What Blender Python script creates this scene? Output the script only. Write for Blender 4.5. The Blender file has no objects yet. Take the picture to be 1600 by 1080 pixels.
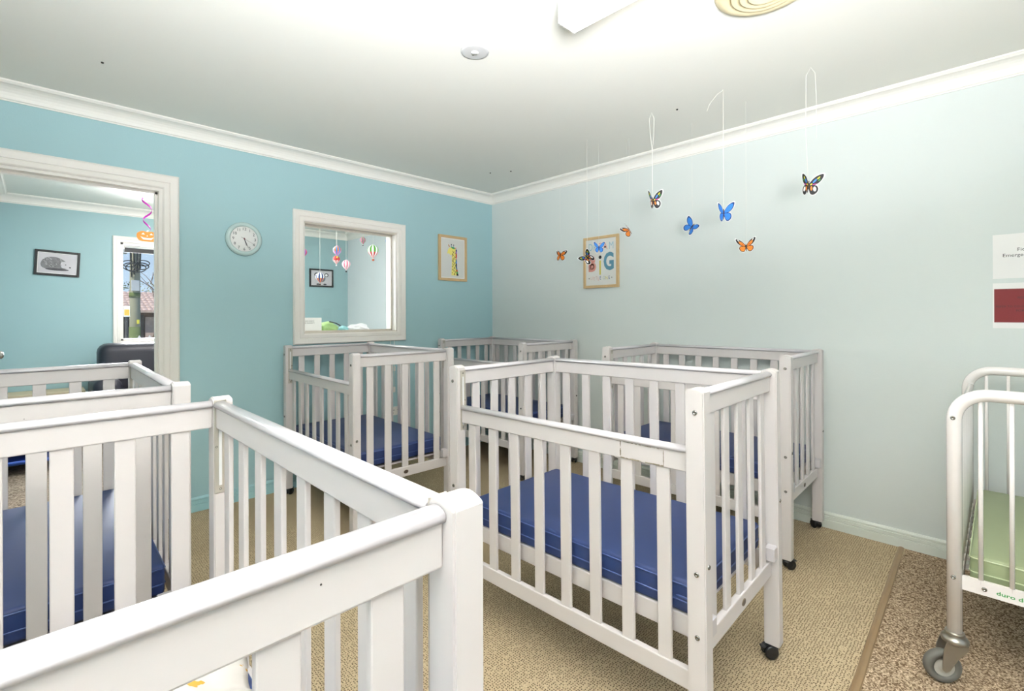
import bpy, bmesh, math, random
from mathutils import Vector, Matrix, Euler
random.seed(7)
PI = math.pi
S = bpy.context.scene
C = S.collection

# ------------------------------------------------------------------ camera
F_PX, CXP, CYP, ROLL, PSI = 754.184, 786.136, 493.624, -0.0033798, 0.8006492
cam_data = bpy.data.cameras.new('camera')
cam = bpy.data.objects.new('camera', cam_data)
C.objects.link(cam)
cam_data.sensor_fit = 'HORIZONTAL'
cam_data.sensor_width = 36
cam_data.lens = F_PX / 1600 * 36
cam_data.shift_x = (800 - CXP) / 1600
cam_data.shift_y = -(540 - CYP) / 1600
cam_data.clip_start = 0.02
cam.location = (0, 0, 1.214)
cam.rotation_euler = (Matrix.Rotation(PSI - PI / 2, 4, 'Z') @ Matrix.Rotation(PI / 2, 4, 'X')
                      @ Matrix.Rotation(ROLL, 4, 'Z')).to_euler()
S.camera = cam

# ------------------------------------------------------------------ world, sun, lights, exposure
S.view_settings.view_transform = 'Standard'
S.view_settings.look = 'None'
S.view_settings.gamma = 1
S.view_settings.use_curve_mapping = False
S.view_settings.exposure = 0.42

world = bpy.data.worlds.new('sky')
S.world = world
world.use_nodes = True
wn = world.node_tree.nodes
wl = world.node_tree.links
bg = wn['Background']
tc = wn.new('ShaderNodeTexCoord')
sep = wn.new('ShaderNodeSeparateXYZ')
ramp = wn.new('ShaderNodeValToRGB')
wl.new(tc.outputs['Generated'], sep.inputs[0])
wl.new(sep.outputs['Z'], ramp.inputs[0])
ramp.color_ramp.elements[0].position = 0.0
ramp.color_ramp.elements[0].color = (0.62, 0.78, 0.95, 1)
ramp.color_ramp.elements[1].position = 0.5
ramp.color_ramp.elements[1].color = (0.12, 0.30, 0.75, 1)
wl.new(ramp.outputs[0], bg.inputs[0])
bg.inputs[1].default_value = 0.75

def area(name, loc, rot, sx, sy, power, col=(1, 1, 1)):
    l = bpy.data.lights.new(name, 'AREA')
    l.shape = 'RECTANGLE'
    l.size = sx
    l.size_y = sy
    l.energy = power
    l.color = col
    o = bpy.data.objects.new(name, l)
    o.location = loc
    o.rotation_euler = rot
    C.objects.link(o)
    return o

sun_d = bpy.data.lights.new('sun', 'SUN')
sun_d.energy = 4.0
sun_d.angle = 0.01
sun_d.color = (1, 0.94, 0.84)
sun = bpy.data.objects.new('sun', sun_d)
sun.rotation_euler = (math.radians(42), 0, math.radians(-62))
C.objects.link(sun)
# added fill lamps at two unseen windows, then daylight at the far-room window
area('back_fill_light', (1.1, -2.34, 1.45), (PI / 2, 0, 0), 2.6, 1.5, 6, (1.0, 0.99, 0.97))
area('side_fill_light', (-1.34, -0.55, 1.45), (PI / 2, 0, -PI / 2), 2.0, 1.4, 16, (1.0, 0.99, 0.97))
area('window_daylight_far_room', (1.3, 6.84, 1.5), (-PI / 2, 0, 0), 1.3, 1.1, 120, (0.97, 0.97, 1.0))
# added area lamp behind the camera, aimed up to brighten the ceiling
ceiling_fill = area('ceiling_fill_lamp', (-0.32, -0.50, 1.33), (0, 0, 0), 0.8, 0.8, 158, (0.965, 0.955, 1.0))
ceiling_fill.rotation_euler = Vector((-0.34, -0.36, -0.87)).to_track_quat('Z', 'Y').to_euler()
ceiling_fill.data.spread = math.radians(124)
LAMP_EMIT = 5.5
FAR_FILL_EMIT = 55.0

# ------------------------------------------------------------------ materials
def srgb(r, g, b):
    def f(c):
        c /= 255
        return c / 12.92 if c <= 0.04045 else ((c + 0.055) / 1.055) ** 2.4
    return (f(r), f(g), f(b), 1)

def mat(name, col, rough=0.5, metal=0.0, var=0.0, scale=8.0, bump=0.0, bscale=60.0, emit=None, coat=0.0, spec=0.5):
    m = bpy.data.materials.new(name)
    m.use_nodes = True
    nt = m.node_tree
    b = nt.nodes['Principled BSDF']
    b.inputs['Base Color'].default_value = col
    b.inputs['Roughness'].default_value = rough
    b.inputs['Metallic'].default_value = metal
    b.inputs['Coat Weight'].default_value = coat
    b.inputs['Specular IOR Level'].default_value = spec
    co = nt.nodes.new('ShaderNodeTexCoord')
    n = nt.nodes.new('ShaderNodeTexNoise')
    n.inputs['Scale'].default_value = scale
    n.inputs['Detail'].default_value = 4
    nt.links.new(co.outputs['Object'], n.inputs['Vector'])
    mix = nt.nodes.new('ShaderNodeMixRGB')
    mix.inputs[1].default_value = tuple(c * (1 - var) for c in col[:3]) + (1,)
    mix.inputs[2].default_value = tuple(min(1, c * (1 + var)) for c in col[:3]) + (1,)
    nt.links.new(n.outputs['Fac'], mix.inputs[0])
    nt.links.new(mix.outputs[0], b.inputs['Base Color'])
    if bump:
        n2 = nt.nodes.new('ShaderNodeTexNoise')
        n2.inputs['Scale'].default_value = bscale
        n2.inputs['Detail'].default_value = 3
        nt.links.new(co.outputs['Object'], n2.inputs['Vector'])
        bp = nt.nodes.new('ShaderNodeBump')
        bp.inputs['Strength'].default_value = bump
        bp.inputs['Distance'].default_value = 0.002
        nt.links.new(n2.outputs['Fac'], bp.inputs['Height'])
        nt.links.new(bp.outputs[0], b.inputs['Normal'])
    if emit:
        b.inputs['Emission Color'].default_value = emit[0]
        b.inputs['Emission Strength'].default_value = emit[1]
    return m

M = {}
M['wall_teal'] = mat('teal_wall_paint', srgb(161, 196, 200), 0.55, var=0.03, scale=2.5, bump=0.15, bscale=140)
M['wall_mint'] = mat('mint_wall_paint', srgb(211, 218, 214), 0.6, var=0.02, scale=2.0, bump=0.15, bscale=140)
M['wall_plain'] = mat('bounce_cutting_wall_paint', srgb(140, 178, 182), 0.6, var=0.02, scale=2.0)  # unseen walls, toned darker to cut light bounced onto the nearest cot
M['far_blue'] = mat('far_room_blue_paint', srgb(152, 184, 187), 0.55, var=0.03, scale=2.5)
M['far_pale'] = mat('far_room_pale_paint', srgb(216, 224, 226), 0.6, var=0.02, scale=2.0)
M['ceiling'] = mat('ceiling_paint', srgb(232, 232, 224), 0.7, var=0.015, scale=1.5, bump=0.1, bscale=90)
M['cornice'] = mat('cornice_paint', srgb(236, 234, 226), 0.5, var=0.01)
M['trim'] = mat('cream_gloss_trim', srgb(236, 231, 223), 0.35, var=0.008, scale=5)
M['skirt_teal'] = mat('teal_gloss_skirting', srgb(160, 202, 206), 0.35, var=0.03)
M['skirt_mint'] = mat('mint_gloss_skirting', srgb(218, 224, 214), 0.35, var=0.04, scale=9)
M['crib'] = mat('white_painted_wood', srgb(209, 203, 200), 0.42, var=0.015, scale=5, coat=0.1)
M['cap'] = mat('white_plastic_rail_cap', srgb(198, 194, 196), 0.28, var=0.005, coat=0.4)
M['navy'] = mat('navy_vinyl', srgb(36, 55, 102), 0.52, var=0.07, scale=5, bump=0.12, bscale=30)
M['navy_seam'] = mat('navy_piping', srgb(70, 90, 142), 0.4, var=0.05)
M['slate'] = mat('slate_vinyl', srgb(42, 58, 104), 0.46, var=0.07, scale=5, bump=0.12, bscale=30)
M['green'] = mat('sage_vinyl', srgb(140, 151, 114), 0.4, var=0.06, scale=4, bump=0.15, bscale=20)
M['green_seam'] = mat('sage_piping', srgb(186, 196, 158), 0.45)
M['plate'] = mat('beige_metal_slide', srgb(186, 180, 168), 0.4, metal=0.4, var=0.05)
M['slot'] = mat('white_nylon_slot', srgb(225, 225, 225), 0.3)
M['steel'] = mat('steel_bolt', srgb(150, 148, 142), 0.25, metal=0.9, var=0.1)
M['dark'] = mat('dark_recess', srgb(38, 34, 30), 0.6)
M['black'] = mat('black_plastic', srgb(26, 26, 27), 0.35, var=0.1)
M['label_brown'] = mat('brown_oval_badge', srgb(72, 58, 48), 0.35)
M['badge_ring'] = mat('badge_ring', srgb(120, 108, 90), 0.4, metal=0.3)
M['metal_white'] = mat('white_enamel', srgb(240, 234, 230), 0.22, var=0.01, coat=0.5)
M['tyre'] = mat('grey_rubber_tyre', srgb(98, 96, 88), 0.6, var=0.06)
M['caster'] = mat('zinc_caster', srgb(158, 152, 140), 0.3, metal=0.75, var=0.08)
M['hub'] = mat('caster_hub_plastic', srgb(168, 164, 152), 0.4)
M['strip'] = mat('bronze_carpet_strip', srgb(150, 125, 92), 0.42, metal=0.25, var=0.08, scale=20)
M['oak'] = mat('oak_frame', srgb(198, 168, 122), 0.5, var=0.1, scale=30)
M['paper'] = mat('white_paper', srgb(236, 235, 232), 0.6, var=0.01)
M['paper_grey'] = mat('offwhite_print_paper', srgb(214, 214, 208), 0.6, var=0.02)
M['black_frame'] = mat('black_frame', srgb(24, 22, 24), 0.4, var=0.05)
M['lampbody'] = mat('lamp_body', srgb(225, 225, 222), 0.4)
M['diffuser'] = mat('lit_diffuser', srgb(255, 250, 240), 0.4, emit=((1.0, 0.94, 0.90, 1), LAMP_EMIT))
M['far_fill_panel'] = mat('far_fill_glow', srgb(255, 250, 240), 0.4, emit=((1.0, 0.95, 0.95, 1), FAR_FILL_EMIT))  # glow of the added, unseen light in the next room
M['vent'] = mat('cream_vent', srgb(222, 210, 172), 0.4, var=0.03)
M['rose'] = mat('grey_ceiling_plate', srgb(200, 201, 200), 0.45)
M['thread'] = mat('white_thread', srgb(238, 236, 226), 0.7)
M['clock_rim'] = mat('pale_teal_clock_rim', srgb(186, 208, 204), 0.22, coat=0.4)
M['clock_face'] = mat('clock_face', srgb(232, 232, 228), 0.45)
M['clock_ink'] = mat('clock_numerals', srgb(70, 72, 72), 0.5)
M['ink'] = mat('black_ink', srgb(30, 30, 32), 0.5)
M['redhand'] = mat('dark_red_hand', srgb(112, 28, 34), 0.4)
M['leather'] = mat('charcoal_leather', srgb(34, 34, 44), 0.45, var=0.1, scale=10, bump=0.3, bscale=40)
M['doorpaint'] = mat('white_door_paint', srgb(226, 222, 214), 0.4)
M['beige'] = mat('beige_timber', srgb(190, 176, 145), 0.5, var=0.06)
M['bluefab'] = mat('blue_stretcher_fabric', srgb(58, 94, 186), 0.5, var=0.06)
M['socket'] = mat('white_socket', srgb(232, 230, 222), 0.35)
M['plastic_bag'] = mat('white_plastic_bag', srgb(226, 226, 228), 0.3, var=0.04, bump=0.4, bscale=25)
M['olive'] = mat('light_green_cloth', srgb(164, 200, 130), 0.7, var=0.12, scale=20)
M['ltblue'] = mat('pale_blue_cloth', srgb(130, 186, 190), 0.7, var=0.08)
def pm(n, r, g, b, rough=0.55, **k):
    M[n] = mat(n.replace('p_', 'print_'), srgb(r, g, b), rough, **k)
pm('p_blue', 58, 132, 214); pm('p_dkblue', 30, 60, 120); pm('p_orange', 226, 130, 40); pm('p_dkorange', 190, 80, 20)
pm('p_black', 22, 20, 22); pm('p_white', 242, 242, 240); pm('p_green', 60, 160, 70); pm('p_yellow', 226, 214, 60)
pm('p_magenta', 200, 50, 150); pm('p_red', 206, 50, 48); pm('p_pink', 232, 120, 150); pm('p_purple', 150, 100, 190)
pm('p_leaf', 86, 160, 44); pm('p_pumpkin', 240, 150, 60); pm('p_rose', 214, 148, 134); pm('p_teal', 86, 136, 156)
pm('p_ltteal', 150, 184, 196); pm('p_mustard', 202, 190, 84); pm('p_cream', 236, 224, 120); pm('p_brown', 70, 44, 32)
pm('p_darkred', 120, 12, 16); pm('p_greytext', 110, 110, 112); pm('p_tan', 196, 150, 110); pm('p_gold', 214, 160, 50)
pm('p_sage', 170, 180, 165); pm('p_faint', 200, 170, 160); pm('p_greyfur', 120, 118, 120, var=0.5, scale=60)
pm('p_greybg', 196, 192, 196, var=0.08, scale=9); pm('p_dgrey', 70, 68, 72, var=0.4, scale=50)
pm('p_foil', 190, 40, 170, 0.2); pm('p_logo', 70, 150, 80); pm('p_redtext', 56, 14, 16)

def glass_mat():
    m = bpy.data.materials.new('window_glass')
    m.use_nodes = True
    nt = m.node_tree
    nt.nodes.remove(nt.nodes['Principled BSDF'])
    out = nt.nodes['Material Output']
    tr = nt.nodes.new('ShaderNodeBsdfTransparent')
    tr.inputs[0].default_value = (0.97, 0.985, 0.98, 1)
    gl = nt.nodes.new('ShaderNodeBsdfGlossy')
    gl.inputs['Roughness'].default_value = 0.02
    mx = nt.nodes.new('ShaderNodeMixShader')
    fr = nt.nodes.new('ShaderNodeFresnel')
    fr.inputs['IOR'].default_value = 1.3
    nt.links.new(fr.outputs[0], mx.inputs[0])
    nt.links.new(tr.outputs[0], mx.inputs[1])
    nt.links.new(gl.outputs[0], mx.inputs[2])
    nt.links.new(mx.outputs[0], out.inputs[0])
    return m
M['glass'] = glass_mat()

def carpet(name, base, hi, dot, cell, rnd, thr, warp=0.02, bumpd=0.003, mode='dots'):
    m = bpy.data.materials.new(name)
    m.use_nodes = True
    nt = m.node_tree
    L = nt.links.new
    b = nt.nodes['Principled BSDF']
    b.inputs['Roughness'].default_value = 0.95
    b.inputs['Specular IOR Level'].default_value = 0.1
    co = nt.nodes.new('ShaderNodeTexCoord')
    big = nt.nodes.new('ShaderNodeTexNoise')
    big.inputs['Scale'].default_value = 1.6
    big.inputs['Detail'].default_value = 5
    L(co.outputs['Object'], big.inputs['Vector'])
    fine = nt.nodes.new('ShaderNodeTexNoise')
    fine.inputs['Scale'].default_value = 220
    fine.inputs['Detail'].default_value = 2
    L(co.outputs['Object'], fine.inputs['Vector'])
    v = nt.nodes.new('ShaderNodeTexVoronoi')
    v.voronoi_dimensions = '2D'
    v.inputs['Scale'].default_value = 1 / cell
    v.inputs['Randomness'].default_value = rnd
    L(co.outputs['Object'], v.inputs['Vector'])
    r = nt.nodes.new('ShaderNodeValToRGB')
    e = r.color_ramp.elements
    if mode == 'dots':
        e[0].position = thr * 0.75; e[0].color = (0, 0, 0, 1)
        e[1].position = thr * 1.35; e[1].color = (1, 1, 1, 1)
        L(v.outputs['Distance'], r.inputs[0])
        # some pinholes are closed up
        add = nt.nodes.new('ShaderNodeMath'); add.operation = 'GREATER_THAN'
        sp = nt.nodes.new('ShaderNodeSeparateColor')
        L(v.outputs['Color'], sp.inputs[0])
        L(sp.outputs[0], add.inputs[0]); add.inputs[1].default_value = 0.86
        mx0 = nt.nodes.new('ShaderNodeMath'); mx0.operation = 'MAXIMUM'
        L(r.outputs[0], mx0.inputs[0]); L(add.outputs[0], mx0.inputs[1])
        fac = mx0.outputs[0]
    else:
        sp = nt.nodes.new('ShaderNodeSeparateColor')
        L(v.outputs['Color'], sp.inputs[0])
        e[0].position = 0.15; e[0].color = (0, 0, 0, 1)
        e[1].position = 0.9; e[1].color = (1, 1, 1, 1)
        L(sp.outputs[0], r.inputs[0])
        fac = r.outputs[0]
    m1 = nt.nodes.new('ShaderNodeMixRGB')
    m1.inputs[1].default_value = base
    m1.inputs[2].default_value = hi
    rr = nt.nodes.new('ShaderNodeValToRGB')
    rr.color_ramp.elements[0].position = 0.35
    rr.color_ramp.elements[1].position = 0.68
    L(fine.outputs['Fac'], rr.inputs[0])
    L(rr.outputs[0], m1.inputs[0])
    m2 = nt.nodes.new('ShaderNodeMixRGB')
    m2.inputs[1].default_value = dot
    L(fac, m2.inputs[0])
    L(m1.outputs[0], m2.inputs[2])
    m3 = nt.nodes.new('ShaderNodeMixRGB')
    m3.blend_type = 'MULTIPLY'
    m3.inputs[0].default_value = 0.5
    r3 = nt.nodes.new('ShaderNodeValToRGB')
    r3.color_ramp.elements[0].position = 0.3; r3.color_ramp.elements[0].color = (0.72, 0.7, 0.66, 1)
    r3.color_ramp.elements[1].position = 0.7; r3.color_ramp.elements[1].color = (1.15, 1.15, 1.12, 1)
    L(big.outputs['Fac'], r3.inputs[0])
    L(m2.outputs[0], m3.inputs[1])
    L(r3.outputs[0], m3.inputs[2])
    L(m3.outputs[0], b.inputs['Base Color'])
    bp = nt.nodes.new('ShaderNodeBump')
    bp.inputs['Strength'].default_value = 0.8
    bp.inputs['Distance'].default_value = bumpd
    L(fac, bp.inputs['Height'])
    L(bp.outputs[0], b.inputs['Normal'])
    return m
M['carpet'] = carpet('beige_loop_carpet', srgb(163, 146, 117), srgb(202, 184, 152), srgb(84, 70, 50), 0.0092, 0.42, 0.22)
M['carpet2'] = carpet('speckled_brown_carpet', srgb(170, 148, 122), srgb(222, 202, 174), srgb(106, 86, 64), 0.0046, 1.0, 0.3, mode='speck')
M['carpet3'] = carpet('far_room_carpet', srgb(150, 136, 122), srgb(180, 166, 150), srgb(104, 92, 80), 0.008, 1.0, 0.3, mode='speck')

# ------------------------------------------------------------------ geometry helpers
def new_obj(name, me, m=None, parent=None, loc=(0, 0, 0), rot=(0, 0, 0), kind=None):
    if m is not None and len(me.materials) == 0:
        for x in (m if isinstance(m, (list, tuple)) else [m]):
            me.materials.append(x)
    o = bpy.data.objects.new(name, me)
    C.objects.link(o)
    o.parent = parent
    o.location = loc
    o.rotation_euler = rot
    if kind:
        o['kind'] = kind
    return o

def tag(o, label, cat, group=None):
    o['label'] = label
    o['category'] = cat
    if group:
        o['group'] = group
    return o

def thing(name, label, cat, loc=(0, 0, 0), rot=(0, 0, 0), group=None):
    o = bpy.data.objects.new(name, None)
    o.empty_display_size = 0.05
    C.objects.link(o)
    o.location = loc
    o.rotation_euler = rot
    return tag(o, label, cat, group)

def bm_done(bm, name, smooth=False):
    me = bpy.data.meshes.new(name)
    bmesh.ops.recalc_face_normals(bm, faces=bm.faces)
    if smooth:
        for f in bm.faces:
            f.smooth = True
    bm.to_mesh(me)
    bm.free()
    return me

_cache = {}
def box_bm(bm, lo, hi, bev=0.0, seg=1):
    r = bmesh.ops.create_cube(bm, size=1)
    vs = r['verts']
    c = [(a + b) / 2 for a, b in zip(lo, hi)]
    s = [abs(b - a) for a, b in zip(lo, hi)]
    for v in vs:
        v.co = Vector((v.co.x * s[0] + c[0], v.co.y * s[1] + c[1], v.co.z * s[2] + c[2]))
    if bev:
        es = list({e for v in vs for e in v.link_edges})
        bmesh.ops.bevel(bm, geom=es, offset=min(bev, min(s) * 0.49), segments=seg, affect='EDGES', profile=0.5)

def box_me(sx, sy, sz, bev=0.002, seg=1, smooth=False):
    """box centred on the origin; alike boxes share mesh data"""
    k = (round(sx, 4), round(sy, 4), round(sz, 4), bev, seg)
    if k not in _cache:
        bm = bmesh.new()
        box_bm(bm, (-sx / 2, -sy / 2, -sz / 2), (sx / 2, sy / 2, sz / 2), bev, seg)
        _cache[k] = bm_done(bm, 'box', smooth)
    return _cache[k]

def box(name, lo, hi, m, parent=None, bev=0.002, seg=1, kind=None):
    c = [(a + b) / 2 for a, b in zip(lo, hi)]
    s = [abs(b - a) for a, b in zip(lo, hi)]
    k = (name, tuple(round(x, 4) for x in s), bev, seg, m.name)
    if k not in _cache:
        me = box_me(*s, bev, seg).copy()
        me.name = name
        _cache[k] = me
    return new_obj(name, _cache[k], m, parent, c, kind=kind)

def raw_box(name, lo, hi, m, parent=None, kind=None):
    bm = bmesh.new()
    box_bm(bm, lo, hi)
    return new_obj(name, bm_done(bm, name), m, parent, kind=kind)

def multi(name, boxes, m, parent=None, bev=0.0, kind=None):
    bm = bmesh.new()
    for lo, hi in boxes:
        box_bm(bm, lo, hi, bev)
    return new_obj(name, bm_done(bm, name), m, parent, kind=kind)

def tube_bm(bm, pts, r, n=10, closed=False, caps=True):
    pts = [Vector(p) for p in pts]
    rings = []
    N = len(pts)
    prev = None
    for i, p in enumerate(pts):
        a = pts[i - 1] if (i > 0 or closed) else p
        b = pts[(i + 1) % N] if (i < N - 1 or closed) else p
        t = (b - a).normalized()
        if prev is None:
            u = t.orthogonal().normalized()
        else:
            u = (prev - t * prev.dot(t)).normalized()
        prev = u
        w = t.cross(u)
        rr = r[i] if isinstance(r, (list, tuple)) else r
        rings.append([bm.verts.new(p + (u * math.cos(2 * PI * k / n) + w * math.sin(2 * PI * k / n)) * rr) for k in range(n)])
    for i in range(N if closed else N - 1):
        A, B = rings[i], rings[(i + 1) % N]
        for k in range(n):
            f = bm.faces.new((A[k], A[(k + 1) % n], B[(k + 1) % n], B[k]))
            f.smooth = True
    if caps and not closed:
        bm.faces.new(rings[0][::-1])
        bm.faces.new(rings[-1])

def tube(name, pts, r, m, parent=None, n=10, closed=False, loc=(0, 0, 0)):
    bm = bmesh.new()
    tube_bm(bm, pts, r, n, closed)
    return new_obj(name, bm_done(bm, name), m, parent, loc)

def prism_bm(bm, poly, d0, d1, fmap):
    """poly: 2-D outline; fmap(u, v, d) -> 3-D"""
    A = [bm.verts.new(fmap(u, v, d0)) for u, v in poly]
    B = [bm.verts.new(fmap(u, v, d1)) for u, v in poly]
    n = len(poly)
    fs = [bm.faces.new(A[::-1]), bm.faces.new(B)]
    for i in range(n):
        fs.append(bm.faces.new((A[i], A[(i + 1) % n], B[(i + 1) % n], B[i])))
    return fs

def prism(name, poly, d0, d1, fmap, m, parent=None, kind=None, loc=(0, 0, 0), rot=(0, 0, 0)):
    bm = bmesh.new()
    prism_bm(bm, poly, d0, d1, fmap)
    return new_obj(name, bm_done(bm, name), m, parent, loc, rot, kind)

def lathe_bm(bm, prof, n=24, mats=None, fmap=lambda x, y, z: Vector((x, y, z))):
    rings = []
    for r, z in prof:
        if r < 1e-6:
            rings.append([bm.verts.new(fmap(0, 0, z))])
        else:
            rings.append([bm.verts.new(fmap(r * math.cos(2 * PI * k / n), r * math.sin(2 * PI * k / n), z)) for k in range(n)])
    for i in range(len(prof) - 1):
        A, B = rings[i], rings[i + 1]
        for k in range(n):
            k2 = (k + 1) % n
            if len(A) == 1 and len(B) == 1:
                continue
            if len(A) == 1:
                f = bm.faces.new((A[0], B[k2], B[k]))
            elif len(B) == 1:
                f = bm.faces.new((A[k], A[k2], B[0]))
            else:
                f = bm.faces.new((A[k], A[k2], B[k2], B[k]))
            f.smooth = True
            if mats:
                f.material_index = mats(k, i)

def lathe(name, prof, m, parent=None, n=24, loc=(0, 0, 0), rot=(0, 0, 0), mats=None):
    bm = bmesh.new()
    lathe_bm(bm, prof, n, mats)
    return new_obj(name, bm_done(bm, name), m, parent, loc, rot)

def text_me(s, size, ext=0.0004, align='CENTER', bold=0.0, spacing=1.0):
    cu = bpy.data.curves.new('text', 'FONT')
    cu.body = s
    cu.size = size
    cu.extrude = ext
    cu.align_x = align
    cu.offset = bold
    cu.space_character = spacing
    cu.resolution_u = 3
    o = bpy.data.objects.new('text', cu)
    C.objects.link(o)
    dg = bpy.context.evaluated_depsgraph_get()
    me = bpy.data.meshes.new_from_object(o.evaluated_get(dg))
    bpy.data.objects.remove(o)
    me.name = 'lettering'
    return me

def text(name, s, size, m, parent, loc, rot=(0, 0, 0), sx=1.0, **k):
    me = text_me(s, size, **k)
    me.materials.clear()
    o = new_obj(name, me, m, parent, loc, rot)
    o.scale = (sx, 1, 1)
    return o

def smooth_poly(pts, sub=4):
    out = []
    n = len(pts)
    for i in range(n):
        p0, p1, p2, p3 = [Vector(pts[(i + k - 1) % n]).to_2d() if len(pts[0]) == 2 else None for k in range(4)]
        for j in range(sub):
            t = j / sub
            out.append(tuple(0.5 * ((2 * p1) + (-p0 + p2) * t + (2 * p0 - 5 * p1 + 4 * p2 - p3) * t * t + (-p0 + 3 * p1 - 3 * p2 + p3) * t ** 3)))
    return out

# rotation that lays a local XY drawing on a wall
ROT_LEFT = (PI / 2, 0, 0)              # faces -Y (local x -> +X, y -> Z)
ROT_RIGHT = (PI / 2, 0, -PI / 2)       # faces -X (local x -> -Y, y -> Z)

# ------------------------------------------------------------------ the room shell
XB, YA = 3.247, 3.501        # mint wall plane, teal wall plane
X0, Y0 = -1.20, -2.20
ZC = 2.395
WT = 0.145
YA2 = YA + WT
YF, XF, XL = 6.69, 3.304, -0.27    # far room
ZC2 = 2.41

STRIP0, STRIP1 = 0.331, 0.362
fl = raw_box('floor', (X0 - 0.15, STRIP0 + 0.015, -0.06), (XB + 0.15, YA + 0.02, 0), M['carpet'], kind='structure')
fl['label'] = 'beige loop-pile carpet with dark pinholes'
f2 = raw_box('floor', (X0 - 0.15, Y0 - 0.15, -0.06), (XB + 0.15, STRIP0 + 0.015, -0.001), M['carpet2'], kind='structure')
f2['label'] = 'speckled brown carpet beyond the joining strip'
f3 = raw_box('floor', (XL - 0.12, YA + 0.02, -0.06), (XF + 0.12, YF + 0.2, 0.0), M['carpet3'], kind='structure')
f3['label'] = 'carpet of the next room'
ts = prism('trim_1', [(STRIP0 - 0.002, -0.004), (STRIP0 + 0.004, 0.003), (0.3465, 0.006), (STRIP1 - 0.006, 0.003), (STRIP1, -0.004)],
      X0, XB - 0.012, lambda u, v, d: Vector((d, u + (d - 2.5) * 0.024, v)), M['strip'], kind='structure')
ts['label'] = 'bronze-coloured strip joining the two carpets'

raw_box('ceiling', (X0 - 0.15, Y0 - 0.15, ZC), (XB + 0.15, YA, ZC + 0.1), M['ceiling'], kind='structure')
raw_box('ceiling', (XL - 0.12, YA2, ZC2), (XF + 0.12, YF + 0.12, ZC2 + 0.1), M['ceiling'], kind='structure')
raw_box('wall_right', (XB, Y0 - 0.15, 0), (XB + 0.12, YA2, ZC + 0.1), M['wall_mint'], kind='structure')
# teal wall with the doorway and the internal window
DX0, DX1, DZ = -0.31, 0.533, 1.968
WX0, WX1, WZ0, WZ1 = 1.40, 2.151, 1.098, 1.89
def wall_grid(name, xs, zs, holes, y0, y1, mats, axis='x'):
    bm = bmesh.new()
    for i in range(len(xs) - 1):
        for j in range(len(zs) - 1):
            if (i, j) in holes:
                continue
            if axis == 'x':
                box_bm(bm, (xs[i], y0, zs[j]), (xs[i + 1], y1, zs[j + 1]))
            else:
                box_bm(bm, (y0, xs[i], zs[j]), (y1, xs[i + 1], zs[j + 1]))
    bmesh.ops.remove_doubles(bm, verts=bm.verts, dist=1e-5)
    seen = {}
    for f in bm.faces:
        k = tuple(sorted(v.index for v in f.verts))
    bm.verts.index_update()
    dead = []
    for f in bm.faces:
        k = tuple(sorted(v.index for v in f.verts))
        if k in seen:
            dead += [f, seen[k]]
        seen[k] = f
    bmesh.ops.delete(bm, geom=list(set(dead)), context='FACES')
    return new_obj(name, bm_done(bm, name), mats, kind='structure')
wall_grid('wall_left', [X0 - 0.15, DX0 - 0.018, DX1 + 0.018, WX0 - 0.008, WX1 + 0.012, XB], [0, WZ0 - 0.008, WZ1 + 0.012, DZ + 0.018, ZC + 0.1],
          {(1, 0), (1, 1), (1, 2), (3, 1)}, YA, YA2 - 0.01, [M['wall_teal']])
wall_grid('wall_left', [XL - 0.12, DX1 + 0.018, WX0 - 0.008, WX1 + 0.012, XF + 0.12], [0, WZ0 - 0.008, WZ1 + 0.012, DZ + 0.018, ZC2 + 0.1],
          {(0, 0), (0, 1), (0, 2), (2, 1)}, YA2 - 0.01, YA2, [M['far_pale']])
# unseen walls behind the camera, each with a window added for fill light
wall_grid('wall_back', [X0 - 0.15, -0.2, 2.4, XB + 0.12], [0, 0.7, 2.2, ZC + 0.1], {(1, 1)}, Y0 - 0.12, Y0, [M['wall_plain']])
wall_grid('wall_side', [Y0 - 0.12, -1.55, 0.45, YA2], [0, 0.75, 2.15, ZC + 0.1], {(1, 1)}, X0 - 0.12, X0, [M['wall_plain']], axis='y')
def fill_window(name, axis, a0, a1, z0, z1, c):  # added window, out of view, framing a fill lamp
    t = bpy.data.objects.new(name, None); C.objects.link(t); t['kind'] = 'structure'
    def bx(n, p0, p1, q0, q1, d0, d1, m):
        if axis == 'x':
            return raw_box(n, (p0, d0, q0), (p1, d1, q1), m, t)
        return raw_box(n, (d0, p0, q0), (d1, p1, q1), m, t)
    for p0, p1, q0, q1 in ((a0, a0 + .05, z0, z1), (a1 - .05, a1, z0, z1), (a0, a1, z0, z0 + .05), (a0, a1, z1 - .05, z1), ((a0 + a1) / 2 - .025, (a0 + a1) / 2 + .025, z0, z1)):
        bx('window_frame', p0, p1, q0, q1, c - .03, c + .03, M['trim'])
    bx('pane', a0 + .04, a1 - .04, z0 + .04, z1 - .04, c - .003, c + .003, M['glass'])
fill_window('fill_window_1', 'x', -0.2, 2.4, 0.7, 2.2, Y0 - 0.06)
fill_window('fill_window_2', 'y', -1.55, 0.45, 0.75, 2.15, X0 - 0.06)

# far room walls
FWX0, FWX1, FWZ0, FWZ1 = 0.672, 1.95, 0.955, 2.03
wall_grid('wall_far', [XL - 0.12, FWX0, FWX1, XF + 0.12], [0, FWZ0, FWZ1, ZC2 + 0.1], {(1, 1)}, YF, YF + 0.12, [M['far_blue']])
raw_box('wall_far_right', (XF, YA2, 0), (XF + 0.12, YF, ZC2 + 0.1), M['far_pale'], kind='structure')
raw_box('wall_far_left', (XL - 0.12, YA2, 0), (XL, YF, ZC2 + 0.1), M['far_blue'], kind='structure')

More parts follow.
